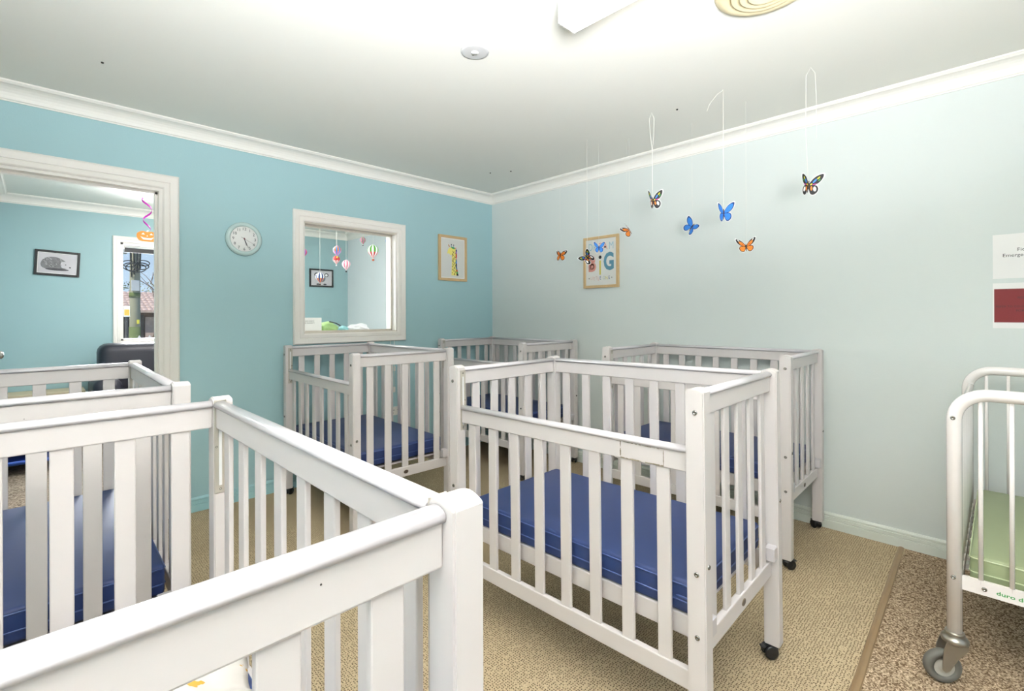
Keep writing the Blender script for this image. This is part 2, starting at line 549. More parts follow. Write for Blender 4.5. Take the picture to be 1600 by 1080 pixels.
# cornices: cove profile, (distance from the wall, drop below the ceiling)
def cove(z, s=0.083):
    p = [(0, -s - 0.002), (0.006, -s - 0.002), (0.006, -s + 0.004)]
    for i in range(7):
        a = i / 6 * PI / 2
        p.append((0.012 + (s - 0.024) * (1 - math.cos(a)), -s + 0.008 + (s - 0.024) * math.sin(a)))
    p += [(s - 0.004, -0.008), (s, -0.008), (s, 0), (0, 0)]
    return [(a, z + b) for a, b in p]
def cornice(name, z, a0, a1, fm, s=0.083, lab=None):
    o = prism(name, cove(z, s), a0, a1, fm, M['cornice'], kind='structure')
    for f in o.data.polygons:
        f.use_smooth = False
    return o
cornice('trim_2', ZC, X0, XB, lambda u, v, d: Vector((min(d, XB - u) if d > 0 else d, YA - u, v)))
cornice('trim_3', ZC, Y0, YA, lambda u, v, d: Vector((XB - u, min(d, YA - u) if d > 0 else d, v)))
cornice('trim_4', ZC, X0, XB, lambda u, v, d: Vector((d, Y0 + u, v)))
cornice('trim_5', ZC, Y0, YA, lambda u, v, d: Vector((X0 + u, d, v)))
cornice('trim_6', ZC2, XL, XF, lambda u, v, d: Vector((d, YF - u, v)))
cornice('trim_7', ZC2, YA2, YF, lambda u, v, d: Vector((XF - u, d, v)))
cornice('trim_8', ZC2, YA2, YF, lambda u, v, d: Vector((XL + u, d, v)))

# skirting boards with two grooves
SK = [(0, 0), (0.013, 0), (0.013, 0.044), (0.009, 0.047), (0.013, 0.050), (0.013, 0.066), (0.009, 0.069), (0.012, 0.072), (0.012, 0.080), (0.006, 0.089), (0, 0.089)]
def skirt(name, a0, a1, fm, m):
    return prism(name, SK, a0, a1, fm, m, kind='structure')
skirt('baseboard_right', Y0, YA, lambda u, v, d: Vector((XB - u, d, v)), M['skirt_mint'])
skirt('baseboard_left', DX1 + 0.105, XB, lambda u, v, d: Vector((d, YA - u, v)), M['skirt_teal'])
skirt('baseboard_left', X0, DX0 - 0.105, lambda u, v, d: Vector((d, YA - u, v)), M['skirt_teal'])
skirt('baseboard_back', X0, XB, lambda u, v, d: Vector((d, Y0 + u, v)), M['skirt_mint'])
skirt('baseboard_side', Y0, YA, lambda u, v, d: Vector((X0 + u, d, v)), M['skirt_mint'])
skirt('baseboard_far', XL, XF, lambda u, v, d: Vector((d, YF - u, v)), M['skirt_teal'])
skirt('baseboard_far_right', YA2, YF, lambda u, v, d: Vector((XF - u, d, v)), M['skirt_mint'])

# architraves: a moulded profile mitred round an opening
def architrave(parent, name, x0, x1, z0, z1, y, w, sgn, bottom=True, m=None):
    prof = [(0, 0), (0, 0.012), (0.008, 0.017), (0.03, 0.017), (0.034, 0.014), (0.038, 0.018), (w - 0.014, 0.021), (w - 0.008, 0.023), (w, 0.016), (w, 0)]
    sides = [('v', x0, -1), ('v', x1, 1), ('h', z1, 1)] + ([('h', z0, -1)] if bottom else [])
    for kind_, c, s in sides:
        bm = bmesh.new()
        A, B = [], []
        for o_, h_ in prof:
            yy = y - sgn * h_
            if kind_ == 'v':
                A.append(bm.verts.new((c + s * o_, yy, z0 - (o_ if bottom else 0))))
                B.append(bm.verts.new((c + s * o_, yy, z1 + o_)))
            else:
                A.append(bm.verts.new((x0 - o_, yy, c + s * o_)))
                B.append(bm.verts.new((x1 + o_, yy, c + s * o_)))
        n = len(prof)
        bm.faces.new(A); bm.faces.new(B)
        for i in range(n):
            bm.faces.new((A[i], A[(i + 1) % n], B[(i + 1) % n], B[i]))
        new_obj('architrave', bm_done(bm, 'architrave'), m or M['trim'], parent)

def holder(name, label=None):
    t = bpy.data.objects.new(name, None)
    t.empty_display_size = 0.05
    C.objects.link(t)
    t['kind'] = 'structure'
    if label:
        t['label'] = label
    return t
dr = holder('door_1', 'doorway with moulded cream architrave leading to the next room')
architrave(dr, 'architrave', DX0 - 0.018, DX1 + 0.018, 0, DZ + 0.016, YA, 0.082, 1, bottom=False)
architrave(dr, 'architrave', DX0 - 0.018, DX1 + 0.018, 0, DZ + 0.016, YA2, 0.082, -1, bottom=False)
raw_box('door_jamb', (DX1, YA - 0.004, 0), (DX1 + 0.018, YA2 + 0.004, DZ), M['trim'], dr)
raw_box('door_jamb', (DX0 - 0.018, YA - 0.004, 0), (DX0, YA2 + 0.004, DZ), M['trim'], dr)
raw_box('door_head', (DX0 - 0.018, YA - 0.004, DZ), (DX1 + 0.018, YA2 + 0.004, DZ + 0.018), M['trim'], dr)
multi('door_stop', [((DX1 - 0.012, YA + 0.05, 0), (DX1, YA + 0.09, DZ)), ((DX0, YA + 0.05, 0), (DX0 + 0.012, YA + 0.09, DZ)),
                    ((DX0, YA + 0.05, DZ - 0.012), (DX1, YA + 0.09, DZ))], M['trim'], dr)

# open door leaf folded against the next room's wall, only its knob reaches into view
dl = holder('door_2', 'white door standing open in the next room, only its knob in view')
raw_box('door_leaf', (-0.262, 3.675, 0.012), (-0.224, 4.56, 1.95), M['doorpaint'], dl)
lathe('doorknob', [(0, 0), (0.026, 0), (0.026, 0.006), (0.01, 0.01), (0.009, 0.034), (0.02, 0.042), (0.027, 0.055), (0.026, 0.068), (0.015, 0.078), (0, 0.08)],
      M['steel'], dl, 20, (-0.224, 4.49, 0.972), (0, PI / 2, 0))

iw = holder('window_3', 'internal window in the teal wall with cream moulded frame')
architrave(iw, 'architrave', WX0 - 0.008, WX1 + 0.012, WZ0 - 0.008, WZ1 + 0.012, YA, 0.084 if False else 0.078, 1)
architrave(iw, 'architrave', WX0 - 0.008, WX1 + 0.012, WZ0 - 0.008, WZ1 + 0.012, YA2, 0.078, -1)
M['reveal'] = mat('worn_cream_reveal', srgb(206, 198, 184), 0.5, var=0.12, scale=25)
raw_box('window_reveal', (WX1, YA - 0.002, WZ0), (WX1 + 0.012, YA2 + 0.002, WZ1), M['trim'], iw)
raw_box('window_reveal', (WX0 - 0.008, YA - 0.002, WZ0), (WX0, YA2 + 0.002, WZ1), M['trim'], iw)
raw_box('window_reveal', (WX0 - 0.008, YA - 0.002, WZ1), (WX1 + 0.012, YA2 + 0.002, WZ1 + 0.012), M['reveal'], iw)
raw_box('window_sill', (WX0 - 0.008, YA - 0.002, WZ0 - 0.008), (WX1 + 0.012, YA2 + 0.002, WZ0), M['reveal'], iw)
multi('glazing_bead', [((WX0, YA + 0.055, WZ0), (WX0 + 0.010, YA + 0.075, WZ1)), ((WX1 - 0.010, YA + 0.055, WZ0), (WX1, YA + 0.075, WZ1)),
                       ((WX0, YA + 0.055, WZ0), (WX1, YA + 0.075, WZ0 + 0.010)), ((WX0, YA + 0.055, WZ1 - 0.010), (WX1, YA + 0.075, WZ1))], M['reveal'], iw)
raw_box('pane', (WX0 + 0.004, YA + 0.063, WZ0 + 0.004), (WX1 - 0.004, YA + 0.067, WZ1 - 0.004), M['glass'], iw)

fw = holder('window_4', 'far window of the next room looking onto the street')
architrave(fw, 'architrave', FWX0, FWX1, FWZ0, FWZ1, YF, 0.068, 1)
multi('window_frame', [((FWX0, YF - 0.005, FWZ0), (FWX0 + 0.022, YF + 0.1, FWZ1)), ((FWX1 - 0.022, YF - 0.005, FWZ0), (FWX1, YF + 0.1, FWZ1)),
                       ((FWX0, YF - 0.005, FWZ0), (FWX1, YF + 0.1, FWZ0 + 0.02)), ((FWX0, YF - 0.005, FWZ1 - 0.02), (FWX1, YF + 0.1, FWZ1))], M['trim'], fw)
raw_box('pane', (FWX0 + 0.02, YF + 0.07, FWZ0 + 0.02), (FWX1 - 0.02, YF + 0.074, FWZ1 - 0.02), M['glass'], fw)

# ------------------------------------------------------------------ timber cots
def post_me(w, d, z0, z1, name='post'):
    k = ('post', round(w, 4), round(d, 4), round(z0, 4), round(z1, 4))
    if k not in _cache:
        bm = bmesh.new()
        n = 6
        poly = [(-d / 2, z0), (d / 2, z0), (d / 2, z1 - 0.006)]
        for i in range(n + 1):
            t = i / n
            y = d / 2 - 0.003 - (d - 0.006) * t
            poly.append((y, z1 - 0.002 + 0.006 * math.sin(PI * t)))
        poly.append((-d / 2, z1 - 0.006))
        prism_bm(bm, poly, -w / 2, w / 2, lambda u, v, dd: Vector((dd, u, v)))
        bmesh.ops.recalc_face_normals(bm, faces=bm.faces)
        bmesh.ops.bevel(bm, geom=[e for e in bm.edges if e.is_manifold and e.calc_face_angle(0) > 0.9], offset=0.003, segments=2, affect='EDGES')
        _cache[k] = bm_done(bm, name)
    return _cache[k]

def cap_me(length, axis):
    k = ('cap', round(length, 4), axis)
    if k not in _cache:
        bm = bmesh.new()
        poly = [(-0.014, -0.007), (0.014, -0.007), (0.0165, -0.003)]
        for i in range(9):
            a = PI * i / 8
            poly.append((0.0165 * math.cos(a), -0.001 + 0.0105 * math.sin(a)))
        poly.append((-0.0165, -0.003))
        f = (lambda u, v, d: Vector((d, u, v))) if axis == 'x' else (lambda u, v, d: Vector((u, d, v)))
        fs = prism_bm(bm, poly, -length / 2, length / 2, f)
        for q in fs[2:]:
            q.smooth = True
        _cache[k] = bm_done(bm, 'rail_cap')
    return _cache[k]

def bolt_me():
    if 'bolt' not in _cache:
        bm = bmesh.new()
        lathe_bm(bm, [(0.0065, -0.002), (0.0068, 0.0015), (0.0055, 0.003), (0.003, 0.003), (0.0025, 0.0012), (0, 0.0012)], 12)
        _cache['bolt'] = bm_done(bm, 'bolt')
    return _cache['bolt']

def caster_parts(parent, x, y, z0, ang=0.0):
    if 'caster' not in _cache:
        bm = bmesh.new()
        lathe_bm(bm, [(0, 0.052), (0.012, 0.052), (0.012, 0.04), (0.016, 0.038), (0.016, 0.03), (0, 0.03)], 14)
        # hood over the twin wheels
        poly = [(0.020 + 0.0245 * math.cos(a), 0.0235 + 0.0225 * math.sin(a)) for a in [PI * i / 10 for i in range(11)]]
        prism_bm(bm, poly, -0.009, 0.009, lambda u, v, d: Vector((u - 0.006, d, v)))
        box_bm(bm, (0.030, -0.011, 0.036), (0.046, 0.011, 0.041), 0.002)
        _cache['caster'] = bm_done(bm, 'caster')
        bm = bmesh.new()
        lathe_bm(bm, [(0, -0.006), (0.006, -0.006), (0.008, -0.004), (0.018, -0.004), (0.0225, -0.003), (0.0235, 0), (0.0225, 0.004), (0.018, 0.005), (0, 0.005)], 20,
                 fmap=lambda a, b, c: Vector((a, c, b)))
        _cache['wheel'] = bm_done(bm, 'wheel')
    c = new_obj('caster', _cache['caster'], M['black'], parent, (x, y, z0), (0, 0, ang))
    for s in (-1, 1):
        new_obj('wheel', _cache['wheel'], M['black'], c, (0.014, s * 0.015, 0.0235))
    return c

def slat(parent, cx, cy, z0, z1, axis):
    k = ('slat', round(z1 - z0, 4), axis)
    if k not in _cache:
        sx, sy = (0.040, 0.011) if axis == 'x' else (0.011, 0.040)
        bm = bmesh.new()
        h = z1 - z0
        box_bm(bm, (-sx / 2, -sy / 2, -h / 2), (sx / 2, sy / 2, h / 2), 0.0025, 2)
        _cache[k] = bm_done(bm, 'slat')
    return new_obj('slat', _cache[k], M['crib'], parent, (cx, cy, (z0 + z1) / 2))

def rail(parent, name, axis, a0, a1, c, z0, z1, cap=False):
    L = a1 - a0
    k = ('rail', axis, round(L, 4), round(z1 - z0, 4))
    if k not in _cache:
        bm = bmesh.new()
        h = z1 - z0
        sx, sy = (L, 0.020) if axis == 'x' else (0.020, L)
        box_bm(bm, (-sx / 2, -sy / 2, -h / 2), (sx / 2, sy / 2, h / 2), 0.003, 2)
        _cache[k] = bm_done(bm, 'rail')
    mid = (a0 + a1) / 2
    loc = (mid, c, (z0 + z1) / 2) if axis == 'x' else (c, mid, (z0 + z1) / 2)
    r = new_obj(name, _cache[k], M['crib'], parent, loc)
    if cap:
        new_obj('rail_cap', cap_me(L - 0.002, axis), M['cap'], r, (0, 0, (z1 - z0) / 2 + 0.006))
    return r

def oval(parent, x, y, z, face, off=0.0):
    """oval badge on a rail, face = direction sign along Y"""
    bm = bmesh.new()
    n = 20
    for s, h in ((1.0, 0.0012), (0.82, 0.002)):
        vs = [bm.verts.new((0.0155 * s * math.cos(2 * PI * i / n), 0.0105 * s * math.sin(2 * PI * i / n), h)) for i in range(n)]
        wb = [bm.verts.new((v.co.x, v.co.y, 0)) for v in vs]
        f = bm.faces.new(vs); f.material_index = 0 if s == 1 else 1
        for i in range(n):
            bm.faces.new((wb[i], wb[(i + 1) % n], vs[(i + 1) % n], vs[i]))
    return new_obj('oval_badge', bm_done(bm, 'oval_badge'), [M['badge_ring'], M['label_brown']], parent, (x, y, z),
                   (PI / 2, 0, 0) if face < 0 else (PI / 2, 0, PI))

def make_cot(label, loc, ang, L, W, H, lowered, tilt=0.0, mattress_label=None, blanket=False, slate=False, casters=None):
    """local x: 0 = drop side .. W ; local y: 0 = near end .. L"""
    t = thing('cot', label, 'cot', loc, (tilt, 0, ang), 'white timber cots')
    z0 = 0.046
    pw, pd = 0.045, 0.050
    for ix, cx in enumerate((pw / 2, W - pw / 2)):
        for iy, cy in enumerate((pd / 2, L - pd / 2)):
            p = new_obj('post', post_me(pw, pd, z0, H), M['crib'], t, (cx, cy, 0))
            sx = -1 if ix == 0 else 1
            sy = -1 if iy == 0 else 1
            for zz in (0.955, 0.535, 0.372):
                new_obj('bolt', bolt_me(), M['steel'], p, (sx * pw / 2, sy * 0.006 - 0.004 * sy, zz * H / 1.014), (0, sx * PI / 2, 0))
            new_obj('bolt', bolt_me(), M['steel'], p, (0.002 * sx, sy * pd / 2, 0.556), (-sy * PI / 2, 0, 0))
            caster_parts(t, cx - 0.004, cy, 0.0, (casters or (2.6, 0.4, 2.35, 1.2))[ix * 2 + iy])
    zt1 = H - 0.020
    zt0 = zt1 - 0.054
    zb0, zb1 = 0.298, 0.352
    # end panels
    for cy, face in ((0.030, -1), (L - 0.030, 1)):
        rail(t, 'top_rail', 'x', pw, W - pw, cy, zt0, zt1, True)
        br = rail(t, 'bottom_rail', 'x', pw, W - pw, cy, zb0, zb1)
        oval(br, 0.0, face * 0.0105, 0.0, face)
        for i in range(5):
            slat(t, W / 2 + (i - 2) * 0.109, cy, zb1 - 0.01, zt0 + 0.01, 'x')
        for cx in (pw + 0.018, W - pw - 0.018):
            box('corner_block', (cx - 0.018, cy + face * 0.011 - 0.016, 0.356), (cx + 0.018, cy + face * 0.011 + 0.016, 0.405), M['cap'], t, 0.003)
    # fixed long side
    cx = W - 0.030
    rail(t, 'top_rail', 'y', pd, L - pd, cx, zt0, zt1, True)
    rail(t, 'bottom_rail', 'y', pd, L - pd, cx, zb0, zb1)
    for i in range(8):
        slat(t, cx, L / 2 + 0.009 + (i - 3.5) * 0.114, zb1 - 0.01, zt0 + 0.01, 'y')
    # drop side
    dz = -0.152 if lowered else 0.0
    cx = 0.030
    dr_ = rail(t, 'drop_side_top_rail', 'y', pd + 0.003, L - pd - 0.003, cx, zt0 + dz, zt1 + dz, True)
    rail(t, 'drop_side_bottom_rail', 'y', pd + 0.003, L - pd - 0.003, cx, 0.360 + dz, 0.414 + dz)
    for i in range(8):
        slat(t, cx, L / 2 + 0.009 + (i - 3.5) * 0.114, 0.404 + dz, zt0 + 0.01 + dz, 'y')
    # slotted slide plates on the posts
    for cy, s in ((pd, 1), (L - pd, -1)):
        bm = bmesh.new()
        box_bm(bm, (-0.014, 0, -0.12), (0.014, 0.0022, 0.12), 0.0008)
        pl = new_obj('slide_plate', bm_done(bm, 'slide_plate'), M['plate'], t, (0.030, cy if s > 0 else cy - 0.0022, 0.880))
        multi('slot', [((-0.0038, -0.0005, -0.10), (0.0038, 0.0032, 0.095))], M['slot'], pl, 0.001)
        for zz in (0.108, 0.0, -0.109):
            new_obj('bolt', bolt_me(), M['steel'], pl, (0.009 if zz == 0 else 0, 0.001, zz), (-s * PI / 2, 0, 0)).scale = (0.5, 0.5, 0.5)
    # mattress base
    for cx in (0.066, W - 0.066):
        rail(t, 'base_rail', 'y', 0.052, L - 0.052, cx, 0.325, 0.384)
    for i in range(7):
        y = 0.1 + i * (L - 0.2) / 6
        box('base_slat', (0.077, y - 0.03, 0.366), (W - 0.077, y + 0.03, 0.376), M['crib'], t, 0.0)
    # mattress: a thing of its own
    mt = thing('mattress', mattress_label, 'mattress', loc, (tilt, 0, ang), 'cot mattresses')
    mx0, mx1, my0, my1, mz0, mz1 = 0.056, W - 0.056, 0.058, L - 0.058, 0.3855, 0.476
    bm = bmesh.new()
    box_bm(bm, (mx0, my0, mz0), (mx1, my1, mz1), 0.012, 3)
    cov = new_obj('cover', bm_done(bm, 'cover', False), M['slate' if slate else 'navy'], mt)
    for p in cov.data.polygons:
        p.use_smooth = True
    rr = 0.0022
    zs = (mz1 - 0.012, (mz0 + mz1) / 2 - 0.012)
    for q, zz in enumerate(zs):
        e = 0.0005
        tube('piping', [(mx0 - e, my0 + 0.01, zz), (mx0 + 0.01, my0 - e, zz), (mx1 - 0.01, my0 - e, zz), (mx1 + e, my0 + 0.01, zz),
                        (mx1 + e, my1 - 0.01, zz), (mx1 - 0.01, my1 + e, zz), (mx0 + 0.01, my1 + e, zz), (mx0 - e, my1 - 0.01, zz)],
             rr, M['navy_seam'], mt, 6, True)
    return t, mt

def rz(d):
    return math.radians(d)
def cot_rot180(label, wx, wy, L, W, H, lowered, uang, ml, **k):
    # right-near outer corner at (wx, wy), long side running along +Y, body towards -X
    a = rz(uang - 90) + PI
    u = Vector((math.cos(rz(uang)), math.sin(rz(uang))))
    o = Vector((wx, wy)) + u * L
    return make_cot(label, (o.x, o.y, 0), a, L, W, H, lowered, mattress_label=ml, **k)

c1, m1 = cot_rot180('white slatted cot nearest the camera at lower left, side rail raised', 0.377, 0.421, 1.032, 0.663, 1.002, False, 90.27,
                'mattress in the nearest white cot, under the animal-print sheet')
c2, m2 = cot_rot180('white slatted cot behind the nearest one, in front of the doorway', 0.333, 1.68, 1.046, 0.663, 1.017, False, 89.42,
                'blue mattress seen through slats at the left edge, in the cot before the doorway')
c3, m3 = make_cot('white slatted cot in the centre with side lowered and paint peeled along its rail', (1.233, 0.524, 0.003), rz(1.31), 1.032, 0.671, 1.016, True, tilt=-0.0085,
              mattress_label='large blue vinyl mattress in the centre cot, small tear near its front corner')
c4, m4 = make_cot('white slatted cot with lowered side under the internal window', (1.192, 2.358, 0), rz(-1.29), 1.053, 0.658, 1.015, True,
              mattress_label='navy mattress in the cot under the internal window', slate=True)
c5, m5 = make_cot('white slatted cot pushed into the far corner under the giraffe picture', (2.552, 2.425, 0), rz(0.3), 1.03, 0.660, 1.013, True,
              mattress_label='navy mattress in the far corner cot, barely showing between slats', slate=True, casters=(1.0, 2.0, 0.4, 1.0))
c6, m6 = make_cot('white slatted cot along the mint wall, behind the centre cot', (2.560, 0.691, 0), rz(0.9), 1.045, 0.655, 1.017, True,
              mattress_label='dark navy mattress in the cot along the mint wall', slate=True, casters=(-0.7, 2.0, 0.9, 1.0))

# dark screw holes in the rails of the two left-hand cots
def screw_hole(cot, world):
    q = cot.rotation_euler
    v = Matrix.Rotation(-q[2], 3, 'Z') @ (Vector(world) - cot.location)
    bm = bmesh.new()
    lathe_bm(bm, [(0, -0.0010), (0.0010, -0.0006), (0.0010, 0.0010), (0, 0.0010)], 8, fmap=lambda a, b, c: Vector((a, c, b)))
    new_obj('screw_hole', bm_done(bm, 'screw_hole'), M['dark'], cot, (v.x, v.y, v.z))
screw_hole(c1, (0.190, 0.4405, 0.965))
screw_hole(c2, (-0.02, 1.6990, 0.960))

# peeled paint on the centre cot's lowered rail (a glued patch edge)
pr3 = [c for c in c3.children if c.name.startswith('drop_side_top_rail')][0]
M['chip'] = mat('bare_chipped_wood', srgb(132, 122, 104), 0.8, var=0.45, scale=60)
bm = bmesh.new()
random.seed(3)
def chips(p, q, n, w):
    for i in range(n):
        if random.random() < 0.22:
            continue
        t0 = i / n
        t1 = (i + 1.1) / n
        y0_, z0_ = p[0] + (q[0] - p[0]) * t0, p[1] + (q[1] - p[1]) * t0
        y1_, z1_ = p[0] + (q[0] - p[0]) * t1, p[1] + (q[1] - p[1]) * t1
        ww = w * random.uniform(0.4, 1.3)
        dy, dzz = (0, ww) if abs(q[0] - p[0]) > abs(q[1] - p[1]) else (ww, 0)
        box_bm(bm, (-0.0108, min(y0_, y1_) - dy * .5, min(z0_, z1_) - dzz * .5), (-0.0098, max(y0_, y1_) + dy * .5, max(z0_, z1_) + dzz * .5))
ya, yb = -0.260, -0.395
chips((ya, 0.024), (ya, -0.024), 9, 0.003)
chips((ya, -0.024), (yb, -0.023), 22, 0.003)
chips((ya - 0.01, 0.023), (yb, 0.022), 20, 0.0016)
chips((yb, 0.02), (yb, -0.022), 8, 0.0018)
new_obj('peeled_paint', bm_done(bm, 'peeled_paint'), M['chip'], pr3)
# small tear in its mattress
bm = bmesh.new()
bmesh.ops.create_icosphere(bm, subdivisions=2, radius=1)
for v in bm.verts:
    v.co = Vector((v.co.x * 0.0025, v.co.y * 0.022, v.co.z * 0.004))
new_obj('tear', bm_done(bm, 'tear', True), M['navy_seam'], m3, (0.0555, 0.085, 0.43))

# animal-print sheet bundled on the mattress of the nearest cot
def print_sheet():
    m = bpy.data.materials.new('animal_print_cotton')
    m.use_nodes = True
    nt = m.node_tree; L = nt.links.new
    b = nt.nodes['Principled BSDF']; b.inputs['Roughness'].default_value = 0.85
    co = nt.nodes.new('ShaderNodeTexCoord')
    v = nt.nodes.new('ShaderNodeTexVoronoi'); v.inputs['Scale'].default_value = 17
    n = nt.nodes.new('ShaderNodeTexNoise'); n.inputs['Scale'].default_value = 45
    mxv = nt.nodes.new('ShaderNodeMixRGB'); mxv.inputs[0].default_value = 0.04
    L(co.outputs['Object'], mxv.inputs[1]); L(co.outputs['Object'], n.inputs['Vector']); L(n.outputs['Color'], mxv.inputs[2])
    L(mxv.outputs[0], v.inputs['Vector'])
    r = nt.nodes.new('ShaderNodeValToRGB'); r.color_ramp.interpolation = 'CONSTANT'
    r.color_ramp.elements[0].color = (1, 1, 1, 1); r.color_ramp.elements[1].position = 0.36; r.color_ramp.elements[1].color = (0, 0, 0, 1)
    L(v.outputs['Distance'], r.inputs[0])
    sp = nt.nodes.new('ShaderNodeSeparateColor'); L(v.outputs['Color'], sp.inputs[0])
    r2 = nt.nodes.new('ShaderNodeValToRGB'); r2.color_ramp.interpolation = 'CONSTANT'
    e = r2.color_ramp.elements
    e[0].color = srgb(188, 140, 98); e[1].position = 0.35; e[1].color = srgb(206, 158, 60)
    x = e.new(0.6); x.color = srgb(160, 166, 156)
    x = e.new(0.8); x.color = srgb(212, 208, 202)
    L(sp.outputs[1], r2.inputs[0])
    mx = nt.nodes.new('ShaderNodeMixRGB'); mx.inputs[1].default_value = srgb(212, 208, 202)
    L(r.outputs[0], mx.inputs[0]); L(r2.outputs[0], mx.inputs[2]); L(mx.outputs[0], b.inputs['Base Color'])
    return m
bm = bmesh.new()
N = 34
grid = []
for i in range(N):
    row = []
    for j in range(N):
        u, v = i / (N - 1) * 2 - 1, j / (N - 1) * 2 - 1
        r = max(abs(u), abs(v))
        h = 0.085 * (1 - r ** 3) + 0.016 * math.sin(7 * u + 3 * v) * (1 - r * r) + 0.012 * math.sin(11 * v - 4 * u + 1) * (1 - r * r) + 0.008 * math.sin(23 * u * v + 2)
        row.append(bm.verts.new((u * 0.215 + 0.012 * math.sin(6 * v), v * 0.25 + 0.012 * math.sin(7 * u), max(0.0, h))))
    grid.append(row)
for i in range(N - 1):
    for j in range(N - 1):
        f = bm.faces.new((grid[i][j], grid[i + 1][j], grid[i + 1][j + 1], grid[i][j + 1])); f.smooth = True
sh = new_obj('bed_sheet', bm_done(bm, 'bed_sheet', True), print_sheet(), None, (0.10, 1.08, 0.4785))
mod = sh.modifiers.new('thickness', 'SOLIDIFY'); mod.thickness = 0.003; mod.offset = 1
tag(sh, 'crumpled white bed sheet printed with small tan and yellow animals', 'bed sheet')

# ------------------------------------------------------------------ metal cot on the right
mc = thing('metal_cot', 'white enamelled tubular metal cot on large wheels at the right edge', 'cot', (0, 0, 0))
def end_frame(x, ya, yb, zb, zt, r=0.0195):
    pts = [(x, ya, zb)]
    R = 0.085
    pts.append((x, ya, zt - R))
    for i in range(1, 9):
        a = i / 9 * PI / 2
        pts.append((x, ya - R * (1 - math.cos(a)), zt - R + R * math.sin(a)))
    pts.append((x, ya - R, zt))
    pts.append((x, yb + R, zt))
    for i in range(1, 9):
        a = i / 9 * PI / 2
        pts.append((x, yb + R * (1 - math.sin(a)), zt - R + R * math.cos(a)))
    pts += [(x, yb, zt - R), (x, yb, zb)]
    return tube('end_frame', pts, r, M['metal_white'], mc, 16)
MX0, MX1, MYA, MYB = 2.172, 3.10, 0.108, -0.50
MZT = 0.955
for x, zt in ((MX0, MZT), (MX1, 0.958)):
    fr = end_frame(x, MYA, MYB, 0.155, zt)
    for zz in (0.875, 0.355):
        for yy in (MYA, MYB):
            if x == MX0:
                new_obj('bolt', bolt_me(), M['steel'], fr, (x - 0.0195, yy + 0.002, zz), (0, -PI / 2, 0))
    br = raw_box('bottom_rail', (x - 0.006, MYB + 0.015, 0.318), (x + 0.006, MYA - 0.015, 0.362), M['metal_white'], mc)
    y = MYA - 0.062
    while y > MYB + 0.04:
        tube('rod', [(x, y, 0.35), (x, y, zt - 0.012)], 0.0062, M['metal_white'], mc, 8)
        y -= 0.069
    if x == MX0:
        new_obj('bolt', bolt_me(), M['steel'], br, (x - 0.006, 0.038, 0.338), (0, -PI / 2, 0))
        text('lettering', 'duro designs', 0.017, M['p_logo'], br, (x - 0.0062, 0.012, 0.332), ROT_RIGHT, 1.25, align='LEFT', bold=0.0003)
for yy in (MYA - 0.012, MYB + 0.012):
    tube('side_rail', [(MX0 + 0.02, yy, 0.885), (MX1 - 0.02, yy, 0.885)], 0.011, M['metal_white'], mc, 12)
    raw_box('side_bottom_rail', (MX0 + 0.02, yy - 0.006, 0.31), (MX1 - 0.02, yy + 0.006, 0.35), M['metal_white'], mc)
    for i in range(11):
        x = MX0 + 0.09 + i * (MX1 - MX0 - 0.18) / 10
        tube('rod', [(x, yy, 0.345), (x, yy, 0.88)], 0.0055, M['metal_white'], mc, 8)
for i in range(9):
    x = MX0 + 0.08 + i * (MX1 - MX0 - 0.16) / 8
    raw_box('base_slat', (x - 0.02, MYB + 0.02, 0.322), (x + 0.02, MYA - 0.02, 0.328), M['metal_white'], mc)
def big_caster(x, y, ang):
    c = new_obj('caster', bpy.data.meshes.new('caster_swivel'), None, mc, (x, y, 0), (0, 0, ang))
    bm = bmesh.new()
    lathe_bm(bm, [(0, 0.172), (0.024, 0.172), (0.026, 0.166), (0.021, 0.16), (0.033, 0.153), (0.036, 0.146), (0.034, 0.138), (0.029, 0.134), (0, 0.134)], 24)
    for s in (-1, 1):
        prism_bm(bm, [(-0.030, 0.148), (0.030, 0.148), (0.042, 0.112), (0.047, 0.052), (0.037, 0.041), (0.025, 0.048), (0.0, 0.09), (-0.026, 0.118)], s * 0.0185 - 0.0012, s * 0.0185 + 0.0012,
                 lambda u, v, d: Vector((u, d, v)))
    me = bm_done(bm, 'caster_swivel')
    c.data = me
    me.materials.append(M['caster'])
    for nm, prof, m_ in (('wheel', [(0.034, -0.012), (0.052, -0.0135), (0.058, -0.010), (0.0605, 0), (0.058, 0.010), (0.052, 0.0135), (0.034, 0.012), (0.034, -0.012)], M['tyre']),
                         ('hub', [(0, -0.014), (0.010, -0.014), (0.012, -0.008), (0.030, -0.008), (0.035, -0.012), (0.035, 0.012), (0.030, 0.008), (0.012, 0.008), (0.010, 0.014), (0, 0.014)], M['hub'])):
        bm = bmesh.new()
        lathe_bm(bm, prof, 32, fmap=lambda a, b, cc: Vector((a, cc, b)))
        w_ = new_obj(nm, bm_done(bm, nm), m_, c, (0.036, 0, 0.0532))
        w_.scale = (0.88, 1, 0.88)
big_caster(MX0, MYA, rz(124))
big_caster(MX0, MYB, rz(200))
big_caster(MX1, MYA - 0.02, rz(-100))
big_caster(MX1, MYB, rz(150))
gm = thing('mattress', 'sage green vinyl mattress with piping in the metal cot', 'mattress')
bm = bmesh.new()
box_bm(bm, (MX0 + 0.028, MYB + 0.035, 0.329), (MX1 - 0.03, MYA - 0.035, 0.425), 0.012, 3)
cv = new_obj('cover', bm_done(bm, 'cover', True), M['green'], gm)
